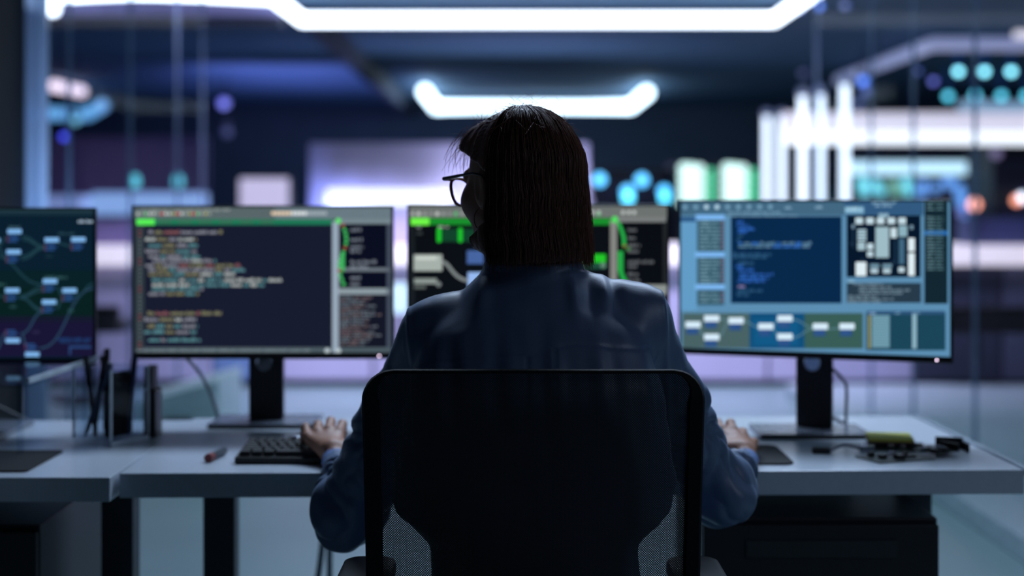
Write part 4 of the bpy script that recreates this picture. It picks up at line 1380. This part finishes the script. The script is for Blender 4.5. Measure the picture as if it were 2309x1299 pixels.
def hand_sdf(p, wr, fing, thumb):
    d = None
    radm = [.0095, .010, .0095, .0085]
    for i, f in enumerate(fing):
        r = radm[i]
        m = np.array(f[0]) * .35 + np.array(wr) * .65
        pal = cone(p, m, f[0], .0145, .0118)
        d = pal if d is None else smin(d, pal, .012)
    wrist = cone(p, np.array(wr) - (np.array(fing[1][0]) - np.array(wr)) * .3, np.array(wr) + (np.array(fing[1][0]) - np.array(wr)) * .25, .0170, .0195)
    d = smin(d, wrist, .02)
    for i, f in enumerate(fing):
        r = radm[i]
        fd = smin(cone(p, f[0], f[1], r * 1.12, r * 1.0), cone(p, f[1], f[2], r * 1.0, r * .88), .003)
        fd = smin(fd, cone(p, f[2], f[3], r * .88, r * .74), .003)
        d = smin(d, fd, .0045)
        kn = np.linalg.norm(p - (np.array(f[0]) + np.array([0, 0, .004])), axis=-1) - r * .9
        d = smin(d, kn, .006)
    td = smin(cone(p, thumb[0], thumb[1], .017, .0125), cone(p, thumb[1], thumb[2], .0122, .0105), .006)
    td = smin(td, cone(p, thumb[2], thumb[3], .0105, .0085), .004)
    return smin(d, td, .010)


def head_sdf(p):
    q = hl(p)
    d = ell(q, (0, -.012, .037), (.076, .096, .082))
    d = smin(d, ell(q, (0, .036, -.03), (.064, .060, .085)), .03)
    d = smin(d, cone(q, (0, .018, -.072), (0, .078, -.100), .050, .022), .03)
    for s in (-1, 1):
        d = smin(d, np.linalg.norm(q - np.array([s * .042, .056, -.026], np.float32), axis=-1) - .029, .02)
        d = smin(d, cone(q, (s * .056, .0, -.062), (s * .030, .06, -.098), .018, .014), .02)
    d = smin(d, cone(q, (-.036, .083, .020), (.036, .083, .020), .013, .013), .012)
    for s in (-1, 1):
        d = smax(d, -(np.linalg.norm(q - np.array([s * .032, .105, .0], np.float32), axis=-1) - .016), .012)
    d = smin(d, cone(q, (0, .094, .006), (0, .117, -.036), .0075, .0125), .010)
    for s in (-1, 1):
        d = smin(d, np.linalg.norm(q - np.array([s * .011, .104, -.041], np.float32), axis=-1) - .008, .008)
    d = smin(d, cone(q, (-.018, .089, -.063), (.018, .089, -.063), .0075, .0075), .006)
    d = smin(d, cone(q, (-.015, .088, -.074), (.015, .088, -.074), .0085, .0085), .006)
    for s in (-1, 1):
        e = ell(q, (s * .077, -.004, -.010), (.009, .019, .032))
        e = smax(e, -ell(q, (s * .088, .000, -.006), (.008, .011, .020)), .005)
        d = smin(d, e, .006)
    return d


def legs_sdf(p, grow=0.0):
    d = None
    for s in (-1, 1):
        hip = (0.035 + s * .085, 2.40, .535); knee = (0.035 + s * .11, 2.86, .55); ank = (0.035 + s * .115, 2.83, .105)
        l = smin(cone(p, hip, knee, .078 + grow, .056 + grow), cone(p, knee, ank, .054 + grow, .038 + grow), .03)
        d = l if d is None else smin(d, l, .03)
    return d


def foot_pts(s):
    x = 0.035 + s * .115
    return (x, 2.80, .045), (x + s * .02, 2.99, .03)


def body_sdf(p):
    d = profile(p, TZ, TCX, TCY, [a * .90 for a in TA], [b_ * .88 for b_ in TB])
    for sh, md, el, wr in ((SHL, MDL, ELL, WRL), (SHR, MDR, ELR, WRR)):
        arm = smin(smin(cone(p, sh, md, .043, .040), cone(p, md, el, .040, .036), .02), cone(p, el, wr, .034, .017), .02)
        d = smin(d, arm, .03)
        d = smin(d, cone(p, (0.036, 2.39, 1.075), sh, .045, .040), .03)
    nk = H(0, -.022, -.075)
    d = smin(d, cone(p, (0.032, 2.395, 1.06), nk, .055, .050), .03)
    d = smin(d, head_sdf(p), .015)
    d = smin(d, hand_sdf(p, WRL, HAND_L, THUMB_L), .010)
    d = smin(d, hand_sdf(p, WRR, HAND_R, THUMB_R), .010)
    d = smin(d, legs_sdf(p), .04)
    for s in (-1, 1):
        a, c = foot_pts(s)
        d = smin(d, cone(p, a, c, .036, .024), .03)
    return d


PERSON = thing('person', 'person with a brown bob and blue shirt seated from behind, typing and using a mouse', 'person', (0.035, 2.40, 0.0))
v, f = polygonise(body_sdf, (-.46, 2.16, .0), (.56, 3.04, 1.41), .003)
np_mesh('body', v, f, M_skin, PERSON)

# --- shirt
SEAML, SEAMR = -0.176, 0.251


def sleeve(p, sh, md, el, wr, r0, r1, r2, r3):
    cf = np.array(el) + (np.array(wr) - np.array(el)) * .86
    a = smin(smin(cone(p, sh, md, r0, r0 + .004), cone(p, md, el, r0 + .004, r1), .02), cone(p, el, cf, r2, r3), .03)
    return smin(a, cone(p, cf, np.array(el) + (np.array(wr) - np.array(el)) * .96, .0245, .0225), .008)


def shirt_sdf(p):
    d = profile(p, TZ[1:], TCX[1:], TCY[1:], SA[1:], TB[1:])
    for sh in (SHL, SHR):
        d = smin(d, cone(p, (0.037 + (.05 if sh is SHR else -.05), 2.388, 1.071 + (.008 if sh is SHR else 0)), sh, .053, .050), .035)
    d = smin(d, sleeve(p, SHL, MDL, ELL, WRL, .052, .062, .062, .027), .03)
    d = smin(d, sleeve(p, SHR, MDR, ELR, WRR, .052, .056, .055, .026), .03)
    # loose fabric hanging below the elbows
    d = smin(d, cone(p, (-.312, 2.58, .662), (-.285, 2.66, .695), .044, .045), .03)
    d = smin(d, cone(p, (.384, 2.55, .718), (.395, 2.62, .722), .050, .048), .03)
    # collar stand
    q = p - np.array([0.036, 2.402, 1.108], np.float32)
    r = np.sqrt((q[..., 0] / .084) ** 2 + ((q[..., 1] - .1 * q[..., 2]) / .077) ** 2)
    col = np.maximum((r - 1) * .07, np.abs(q[..., 2] - .0) - .031 - .004 * r)
    d = smin(d, col, .006)
    return d


def fold(v):
    """Displacement of the cloth (metres, outward)."""
    x, y, z = v[:, 0], v[:, 1], v[:, 2]
    out = np.zeros(len(v))
    sl = 1 / (1 + np.exp((x - (SEAML + (1.07 - z) * .10)) / .0022))
    sr = 1 / (1 + np.exp(-(x - (SEAMR + (1.09 - z) * .08)) / .0022))
    up = np.clip((z - .80) / .05, 0, 1)
    out -= .0025 * (sl + sr) * up
    out += .0032 * up * (np.exp(-((x - (SEAML + (1.07 - z) * .10)) / .005) ** 2) + np.exp(-((x - (SEAMR + (1.09 - z) * .08)) / .005) ** 2))
    # gathers running down from the shoulder tops
    tp = np.exp(-((z - 1.095) / .032) ** 2)
    for xc, am, wd in ((-.050, .0075, .014), (-.085, -.004, .012), (.100, .0065, .010), (.128, -.004, .009), (.152, .008, .012), (.185, .004, .015), (-.12, .004, .02)):
        out += am * tp * np.exp(-((x - xc - (1.09 - z) * .12 * np.sign(xc)) / wd) ** 2)
    # long soft drapes of the back
    bk = np.exp(-((z - .93) / .09) ** 2) * (y < 2.36)
    out += .0022 * bk * (np.sin(x * 95 + 1.2 * np.sin(z * 14)) + .6 * np.sin(x * 171 + z * 9))
    # yoke seam and centre pleats
    ys = .990 + .022 * np.clip((x - .02) / .08, 0, 1) + .01 * np.sin((x + .1) * 12)
    onb = (y < 2.40) & (x > SEAML + .02) & (x < SEAMR - .02)
    out -= .0016 * onb * np.exp(-((z - ys) / .0028) ** 2)
    for xc in (0.024, 0.068):
        out -= .0020 * onb * (z < ys) * np.exp(-((x - xc) / .0025) ** 2)
    # creased sleeves
    arm = np.clip((np.abs(x - .04) - .19) / .05, 0, 1) * np.clip((1.0 - z) / .08, 0, 1)
    nz = np.array([noise.noise((a * 16 + b_ * 9, b_ * 13 - c * 6, c * 17 + a * 8)) for a, b_, c in v])
    n2 = np.array([noise.noise((a * 30 + 5, b_ * 30, c * 12)) for a, b_, c in v])
    fore = np.clip((y - 2.60) / .06, 0, 1) * np.clip((2.755 - y) / .03, 0, 1)
    out += arm * (.017 * np.abs(nz) + .003 * n2 - .004) * np.clip((2.745 - y) / .04, 0, 1)
    out += fore * arm * .006 * np.sin(y * 120 + z * 120 + x * 45 + 5 * nz)
    for px_, py_, pz_, sg in ((-.235, 2.60, .765, 1), (.330, 2.60, .790, -1)):
        near = (np.sign(x - .04) == -sg) * 1.0
        dx_, dz_ = x - px_, z - pz_ + .5 * (y - py_)
        rr = np.sqrt(dx_ ** 2 + dz_ ** 2 + .3 * (y - py_) ** 2)
        an = np.arctan2(dz_, dx_ * -sg)
        out += near * arm * np.clip(rr / .05, 0, 1) * np.exp(-(rr / .14) ** 2) * .0075 * (np.abs(np.sin(an * 4.2 + 6 * rr + 1.2 * nz)) ** .7 - .55) * np.clip((2.755 - y) / .03, 0, 1)
    out += (1 - arm) * .0018 * n2
    # cuff edge
    cu = (np.abs(x - .04) > .3) * np.exp(-((y - 2.783) / .004) ** 2)
    out -= .0022 * cu
    return out


v, f = polygonise(shirt_sdf, (-.43, 2.16, .48), (.53, 2.86, 1.16), .004)


def vnormals(v, f):
    a = v[f[:, 2]] - v[f[:, 0]]; b_ = v[f[:, 3]] - v[f[:, 1]]
    fn = np.cross(a, b_)
    n = np.zeros_like(v)
    for k in range(4):
        np.add.at(n, f[:, k], fn)
    return n / (np.linalg.norm(n, axis=1)[:, None] + 1e-12)


v = v + vnormals(v, f) * fold(v)[:, None]
SHIRT = np_mesh('shirt', v, f, M_shirt, PERSON)
M_cuff_lit = mat('cuff_lit_blue', (140, 170, 226), 0.55, var=0.05, scale=300, sheen=0.2)  # same fabric as the shirt, coloured paler to stand for light on the cuffs
_nt = M_cuff_lit.node_tree
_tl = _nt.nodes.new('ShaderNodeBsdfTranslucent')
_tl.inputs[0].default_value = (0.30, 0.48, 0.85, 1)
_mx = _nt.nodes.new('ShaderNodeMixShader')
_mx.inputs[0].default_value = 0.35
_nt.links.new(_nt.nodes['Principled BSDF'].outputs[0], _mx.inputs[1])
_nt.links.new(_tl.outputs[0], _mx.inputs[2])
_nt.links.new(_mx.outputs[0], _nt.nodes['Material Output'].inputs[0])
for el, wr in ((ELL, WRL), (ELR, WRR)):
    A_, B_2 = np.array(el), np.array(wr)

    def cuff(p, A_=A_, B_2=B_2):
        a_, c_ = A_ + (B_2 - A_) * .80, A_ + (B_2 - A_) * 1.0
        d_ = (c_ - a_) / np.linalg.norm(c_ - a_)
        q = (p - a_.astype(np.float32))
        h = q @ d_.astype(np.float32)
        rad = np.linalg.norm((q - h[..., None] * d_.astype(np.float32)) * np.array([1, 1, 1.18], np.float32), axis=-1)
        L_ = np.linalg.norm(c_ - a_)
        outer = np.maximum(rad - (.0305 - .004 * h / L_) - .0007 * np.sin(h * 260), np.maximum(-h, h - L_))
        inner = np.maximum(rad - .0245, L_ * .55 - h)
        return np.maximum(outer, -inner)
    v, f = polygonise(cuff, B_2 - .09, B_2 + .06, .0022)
    np_mesh('cuff', v, f, M_cuff_lit, SHIRT)

# --- trousers and shoes


def trouser_sdf(p):
    d = smin(legs_sdf(p, .008), ell(p, (0.035, 2.38, .50), (.195, .15, .10)), .04)
    return np.maximum(d, .11 - p[..., 2])


v, f = polygonise(trouser_sdf, (-.26, 2.18, .08), (.34, 2.98, .68), .006)
np_mesh('trousers', v, f, M_trouser, PERSON)
for s in (-1, 1):
    a, c = foot_pts(s)

    def shoe(p, a=a, c=c):
        d = smin(cone(p, a, c, .043, .033), cone(p, a, (a[0], a[1] + .02, .09), .043, .045), .02)
        return smax(d, .003 - p[..., 2], .004)
    v, f = polygonise(shoe, (a[0] - .09, a[1] - .09, -.01), (a[0] + .1, c[1] + .08, .16), .005)
    np_mesh('shoe', v, f, M_shoe, PERSON)

# --- eyes
for s in (-1, 1):
    c = H(s * .032, .078, .0)
    b = MB(); b.ball(Vector(c), .0125, 3)
    e = b.build('eye', mat('eye_white', (225, 225, 225), 0.2), PERSON, smooth=True)
    ic = H(s * .032, .0895, .0)
    b = MB(); b.ball(Vector(ic), .0042, 2)
    b.build('iris', mat('iris_brown', (50, 34, 26), 0.15), e, smooth=True)

# --- hair: bob with a side opening around the face
HB0 = -.137


def hair_outer(q):
    """Distance to the outside of the bob in head-local coordinates."""
    cap = ell(q, (0, -.018, .028), (.090, .113, .101))
    z = q[..., 2]
    x_l = np.clip((.02 - q[..., 0]) / .06, 0, 1)
    ax = np.interp(z, [-.16, -.09, -.02, .04], [.092, .104, .099, .089])
    by = np.interp(z, [-.16, -.09, -.02, .04], [.098, .112, .115, .112])
    r = np.sqrt((q[..., 0] / ax) ** 2 + ((q[..., 1] + .018) / by) ** 2)
    cur = np.maximum((r - 1) * .095, z - .04)
    cur = smax(cur, (HB0 + .030 * np.clip((q[..., 1] + .045) / .055, 0, 1) * x_l + .014 * np.clip((q[..., 0] - .04) / .05, 0, 1)) - z, .022)
    frg = ell(q, (-.018, .052, .064), (.052, .042, .042))
    return smin(smin(cap, cur, .012), frg, .02)


def hair_front(q):
    """Positive in front of the hairline (the face opening)."""
    z, x = q[..., 2], q[..., 0]
    fl = np.interp(z, [-.16, -.125, -.10, -.083, -.065, -.02, .010, .032, .05, .066, .08, .13], [.026, .028, .024, -.004, -.034, -.045, -.040, -.010, .034, .084, .12, .16])
    fr = np.interp(z, [-.16, -.10, -.02, .02, .05, .08, .10, .13], [.045, .050, .050, .052, .075, .12, .14, .16])
    t = np.clip((x + .04) / .08, 0, 1)
    return q[..., 1] - (fl * (1 - t) + fr * t)


def hair_sdf(p):
    q = hl(p)
    d = hair_outer(q)
    ang = np.arctan2(q[..., 0], -(q[..., 1] + .018))
    d = d + .0006 * np.sin(ang * 46 + 2 * np.sin(q[..., 2] * 20)) + .0012 * np.sin(ang * 19 + 1.3 + 6 * q[..., 2]) + .0007 * np.sin(ang * 97)
    d = smax(d, hair_front(q), .008)
    # hollow at the nape
    d = smax(d, -np.maximum(ell(q, (0, .01, -.15), (.060, .075, .09)), -1), .01)
    return d


v, f = polygonise(hair_sdf, HC + np.array([-.18, -.18, -.17]), HC + np.array([.18, .18, .15]), .003)
HAIR = np_mesh('hair', v, f, M_hair, PERSON)


def strands(n, npts, lift, rad, seed, fly=False):
    rs = np.random.RandomState(seed)
    phi = rs.uniform(-PI, PI, n)
    e0 = rs.uniform(.15, 1.45, n) if not fly else rs.uniform(.5, 1.5, n)
    zend = HB0 + rs.normal(0, .007, n) + .002
    V, Q = [], []
    tt = np.linspace(0, 1, npts)
    cen = np.array([0, -.018, .028])
    paths = np.zeros((n, npts, 3))
    for k in range(npts):
        # first third on the crown, then straight down
        s = tt[k]
        el_ = e0 * np.clip(1 - s / .38, 0, 1)
        zd = np.where(s > .38, .028 + (zend - .028) * (s - .38) / .62, .028)
        ph = phi + rs.normal(0, .02) * s
        dr = np.stack([np.sin(ph) * np.cos(el_), -np.cos(ph) * np.cos(el_), np.sin(el_)], -1)
        org = np.stack([np.zeros(n), np.full(n, -.018), zd], -1)
        lo_, hi_ = np.full(n, .02), np.full(n, .16)
        for _ in range(18):
            mi = (lo_ + hi_) / 2
            q = org + dr * mi[:, None]
            ins = hair_outer(np.maximum(q, [-9, -9, HB0 + .055])) < 0
            lo_ = np.where(ins, mi, lo_); hi_ = np.where(ins, hi_, mi)
        paths[:, k] = org + dr * (lo_ + lift)[:, None]
    if fly:
        L = rs.uniform(.02, .07, n)
        crv = rs.normal(0, .5, (n, 3))
        base = paths[:, 0]
        nrm = base - cen; nrm /= np.linalg.norm(nrm, axis=1)[:, None]
        tan = np.cross(nrm, rs.normal(0, 1, (n, 3))); tan /= np.linalg.norm(tan, axis=1)[:, None]
        for k in range(npts):
            s = tt[k]
            paths[:, k] = base - nrm * .002 + (nrm * (s * .45 - s * s * .28)[..., None] if False else nrm * (s * .42 - s * s * .30)) * L[:, None] + tan * s * L[:, None] + crv * (s * s * L[:, None] * .25)
    else:
        jit = np.cumsum(rs.normal(0, .0007, (n, npts, 3)), axis=1) * tt[None, :, None] ** .5
        jit += rs.normal(0, .0012, (n, 1, 3)) + (np.sin(tt * 5 + 0)[None, :, None] * rs.normal(0, .0012, (n, 1, 3)))
        paths += jit
    keep = (hair_front(paths) < .003).mean(1) > (.97 if not fly else .0)
    if fly:
        keep = hair_front(paths[:, 0]) < .01
    paths = paths[keep]
    W = HC + paths @ HR.T
    n = len(W)
    T = np.gradient(W, axis=1); T /= np.linalg.norm(T, axis=2)[..., None] + 1e-9
    ref = np.cross(T, np.array([.31, .82, .12])); ref /= np.linalg.norm(ref, axis=2)[..., None] + 1e-9
    bi_ = np.cross(T, ref)
    taper = (1 - .6 * tt)[None, :, None] * rad
    rings = np.stack([W + (ref * math.cos(a) + bi_ * math.sin(a)) * taper for a in (0, 2 * PI / 3, 4 * PI / 3)], 2)
    verts = rings.reshape(-1, 3)
    idx = np.arange(n * npts * 3).reshape(n, npts, 3)
    a, c = idx[:, :-1], idx[:, 1:]
    q = np.stack([a, np.roll(a, -1, 2), np.roll(c, -1, 2), c], -1).reshape(-1, 4)
    return verts, q


v1, q1 = strands(4200, 16, .0012, .00055, 3)
v2, q2 = strands(240, 9, 0, .00034, 5, fly=True)
np_mesh('hair_strands', np.concatenate([v1, v2]), np.concatenate([q1, q2 + len(v1)]), M_strand, HAIR)
# wisps of the fringe over the forehead, catching the light
W_ = []
rs = np.random.RandomState(11)
V_, Q_ = [], []
off = 0
for k in range(70):
    x0 = rs.uniform(-.055, .03); z0 = rs.uniform(.080, .105)
    a = H(x0, .066 + rs.uniform(-.012, .012), z0)
    sd = -1 if rs.rand() < .75 else 1
    c = H(x0 + sd * rs.uniform(.010, .028), .100 + rs.uniform(-.008, .006), z0 - rs.uniform(.008, .03))
    e = H(x0 + sd * rs.uniform(.018, .042), .084 + rs.uniform(-.004, .012), z0 - rs.uniform(.035, .08))
    pts = [Vector(a) * (1 - t) ** 2 + Vector(c) * 2 * t * (1 - t) + Vector(e) * t * t for t in np.linspace(0, 1, 9)]
    W_.append(pts)
b = MB()
for pts in W_:
    b.tube(pts, [.0006 - .0004 * i / 8 for i in range(9)], 4)
b.build('fringe', M_strand, HAIR, smooth=True)

# --- hoop earring
c = H(-.080, -.006, -.056)
b = MB()
b.tube([Vector(H(-.081 - .004 * math.sin(a), -.004 + .015 * math.sin(a), -.060 + .018 * math.cos(a))) for a in np.linspace(0, 2 * PI, 25)[:-1]], .0009, 6, closed=True)
b.build('hoop_earring', M_gold, PERSON, smooth=True)

# --- glasses (worn, a thing of its own)
G = thing('eyeglasses', 'brown framed eyeglasses worn by the person', 'glasses', tuple(H(0, .11, .0)))
lens_c = {}
for s in (-1, 1):
    pts = []
    for k in range(36):
        a = 2 * PI * k / 36
        rx, rz = .0275, .0265
        x = math.copysign(abs(math.cos(a)) ** .8, math.cos(a)) * rx
        z = math.copysign(abs(math.sin(a)) ** .85, math.sin(a)) * rz
        if z > 0:
            z *= .80
            x += s * .005 * z / rz
        else:
            x -= s * .006 * abs(z / rz)
        wrap = -.010 * ((abs(s * .036 + x) - .01) / .06) ** 2 * 2.0
        pts.append(Vector(H(s * .036 + x, .119 + wrap, -.003 + z)))
    b = MB(); b.tube(pts, .0029, 8, closed=True)
    rim = b.build('rim', M_gframe, G, smooth=True)
    b = MB()
    cc = sum(pts, Vector()) / len(pts)
    fw_ = Vector(HR @ np.array([0, 1, 0], np.float32)) * .0006
    va = [b.bm.verts.new(p + fw_) for p in pts]; vb = [b.bm.verts.new(p - fw_) for p in pts]
    b.bm.faces.new(va); b.bm.faces.new(vb[::-1])
    for k in range(36):
        b.bm.faces.new((va[k], vb[k], vb[(k + 1) % 36], va[(k + 1) % 36]))
    b.build('lens', M_lens, G)
    # corner, temple
    hinge = H(s * .0745, .108, .017)
    b = MB(); b.tube([Vector(H(s * .052, .1170, .0165)), Vector(H(s * .067, .1135, .0175)), Vector(hinge)], [.0030, .0040, .0036], 8)
    b.build('end_piece', M_gframe, G, smooth=True)
    b = MB(); b.tube([Vector(hinge), Vector(H(s * .0785, .060, .018)), Vector(H(s * .0825, .012, .018)), Vector(H(s * .0830, -.014, .012)), Vector(H(s * .080, -.038, -.018))], [.0032, .0028, .0022, .0020, .0018], 8)
    b.build('temple', mat('dark_acetate', (34, 22, 24), 0.3), G, smooth=True)
b = MB(); b.tube([Vector(H(-.0105, .1185, .008)), Vector(H(-.004, .1215, .0105)), Vector(H(.004, .1215, .0105)), Vector(H(.0105, .1185, .008))], .0019, 8)
b.build('bridge', M_gframe, G, smooth=True)

# ------------------------------------------------------------------ CHAIR
CH = thing('office_chair', 'black mesh office chair the person sits on', 'chair', (0.032, 2.35, 0))


def back_y(z, x):
    """Backrest surface: leans back slightly and wraps at the sides."""
    return 2.150 - .028 * (z - .75) / .27 - .10 * ((z - .85) / .4) ** 2 * .25 + .55 * (x - .032) ** 2


# outline (rounded top corners, slightly crowned top)
out = []
XL, XR, ZT, ZB_ = -.2290, .2940, .991, .50
rc = .052
left = [(XL + .006 * (.95 - z) / .4, z) for z in np.linspace(ZB_, ZT - rc, 16)]
cl = [(XL + rc - rc * math.cos(a), ZT - rc + rc * math.sin(a)) for a in np.linspace(0.15, PI / 2 - .1, 7)]
top = [(x, ZT + .004 * math.sin((x - XL) / (XR - XL) * PI) - .001) for x in np.linspace(XL + rc, XR - rc, 18)]
cr = [(XR - rc + rc * math.sin(a), ZT - rc + rc * math.cos(a)) for a in np.linspace(0.1, PI / 2 - .15, 7)]
right = [(XR - .006 * (.95 - z) / .4, z) for z in np.linspace(ZT - rc, ZB_, 16)]
line = left + cl + top + cr + right
pts3 = [Vector((x, back_y(z, x), z)) for x, z in line]
b = MB()
n = len(pts3)
cenx = .032
prof = []
for i, p in enumerate(pts3):
    # frame section: wide on the sides, narrow along the top
    f_top = min(1.0, max(0.0, (p.z - (ZT - rc)) / rc)) ** 1.5
    wdt = .027 * (1 - f_top) + .007 * f_top
    a = pts3[max(i - 1, 0)]; c = pts3[min(i + 1, n - 1)]
    t_ = (c - a).normalized()
    inn = Vector((t_.z, 0, -t_.x)).normalized()
    prof.append([p, p + inn * wdt * .15 + Vector((0, -.009, 0)), p + inn * wdt * .85 + Vector((0, -.009, 0)), p + inn * wdt, p + inn * wdt * .85 + Vector((0, .009, 0)), p + inn * wdt * .15 + Vector((0, .009, 0))])
rings = [[b.bm.verts.new(q) for q in r] for r in prof]
for a, c in zip(rings[:-1], rings[1:]):
    for k in range(6):
        b.bm.faces.new((a[k], a[(k + 1) % 6], c[(k + 1) % 6], c[k]))
b.bm.faces.new(rings[0][::-1]); b.bm.faces.new(rings[-1])
b.build('back_frame', mat('matte_black', (13, 14, 16), 0.75, spec=0.25), CH, smooth=True)
b = MB(); b.tube([Vector((x, back_y(ZB_, x) + .0, ZB_)) for x in np.linspace(XL + .012, XR - .012, 9)], .016, 10); b.build('lower_rail', M_plastic, CH, smooth=True)

# mesh fabric: woven black net with real see-through holes (procedural hole pattern)
M_net = bpy.data.materials.new('chair_net')
M_net.use_nodes = True
nt = M_net.node_tree
pb = nt.nodes['Principled BSDF']
pb.inputs['Base Color'].default_value = (0.010, 0.011, 0.013, 1)
pb.inputs['Roughness'].default_value = 0.8
tc = nt.nodes.new('ShaderNodeTexCoord')
sp = nt.nodes.new('ShaderNodeSeparateXYZ')
nt.links.new(tc.outputs['Object'], sp.inputs[0])


def mnode(op, a, c=None):
    q = nt.nodes.new('ShaderNodeMath'); q.operation = op
    for i, s_ in enumerate((a, c)):
        if s_ is None:
            continue
        if isinstance(s_, (int, float)):
            q.inputs[i].default_value = s_
        else:
            nt.links.new(s_, q.inputs[i])
    return q.outputs[0]


PX = 0.00185
u = mnode('MULTIPLY', sp.outputs[0], PI / PX)
w2 = mnode('MULTIPLY', sp.outputs[2], PI / PX)
s1 = mnode('COSINE', mnode('ADD', u, w2)); s2 = mnode('COSINE', mnode('SUBTRACT', u, w2))
hole = mnode('GREATER_THAN', mnode('ADD', s1, s2), 0.98)
trn = nt.nodes.new('ShaderNodeBsdfTransparent')
mxs = nt.nodes.new('ShaderNodeMixShader')
nt.links.new(hole, mxs.inputs[0])
nt.links.new(pb.outputs[0], mxs.inputs[1])
nt.links.new(trn.outputs[0], mxs.inputs[2])
nt.links.new(mxs.outputs[0], nt.nodes['Material Output'].inputs[0])
b = MB()
gx, gz = 28, 28
grid = []
for j in range(gz + 1):
    z = ZB_ + (ZT - .003 - ZB_) * j / gz
    row = []
    for i in range(gx + 1):
        sh = max(0.0, (z - (ZT - rc)) / rc)
        ins_ = rc * (1 - math.sqrt(max(0, 1 - sh * sh)))
        x = XL + .012 + ins_ + (XR - XL - .024 - 2 * ins_) * i / gx
        row.append(b.bm.verts.new((x, back_y(z, x) + .003, z)))
    grid.append(row)
for j in range(gz):
    for i in range(gx):
        b.bm.faces.new((grid[j][i], grid[j][i + 1], grid[j + 1][i + 1], grid[j + 1][i]))
b.build('mesh_back', M_net, CH, smooth=True)

b = MB(); b.prism(rrect(-.215, 2.19, .28, 2.68, .09), .395, .455); b.build('seat', mat('black_fabric', (20, 21, 24), 0.9, scale=400), CH, bevel=0.018, smooth=True)
b = MB(); b.box((-.02, 2.06, .36), (.084, 2.115, .62)); b.box((-.02, 2.06, .36), (.084, 2.36, .385)); b.build('back_support', M_plastic, CH, bevel=0.01)
for s, x in ((-1, -.236), (1, .300)):
    b = MB(); b.prism(rrect(x - .044, 2.17, x + .044, 2.39, .03), .622, .651); pad = b.build('armrest', M_plastic, CH, bevel=0.008, smooth=True)
    b = MB(); b.box((x - .02, 2.27, .40), (x + .02, 2.33, .6215)); b.build('post', M_plastic, pad, bevel=0.006)
    b = MB(); b.box((min(x, .032 + s * .15), 2.27, .375), (max(x, .032 + s * .15) + 0, 2.33, .3945)); b.build('bracket', M_plastic, pad, bevel=0.004)
b = MB(); b.lathe([(.06, .33), (.06, .3945)], (.032, 2.42, 0), 20); b.build('mechanism', M_plastic, CH)
b = MB(); b.lathe([(.03, .09), (.03, .22), (.022, .221), (.022, .33)], (.032, 2.42, 0), 18); b.build('gas_column', M_deskleg, CH)
for k in range(5):
    a = 2 * PI * k / 5 + .3
    dx, dy = math.cos(a), math.sin(a)
    b = MB(); b.tube([(.032 + dx * .02, 2.42 + dy * .02, .115), (.032 + dx * .29, 2.42 + dy * .29, .075)], [.03, .017], 10); leg = b.build('base_leg', M_plastic, CH, smooth=True)
    b = MB(); b.tube([(.032 + dx * .285 - dy * .022, 2.42 + dy * .285 + dx * .022, .03), (.032 + dx * .285 + dy * .022, 2.42 + dy * .285 - dx * .022, .03)], .03, 16); b.build('caster', M_plastic, leg)
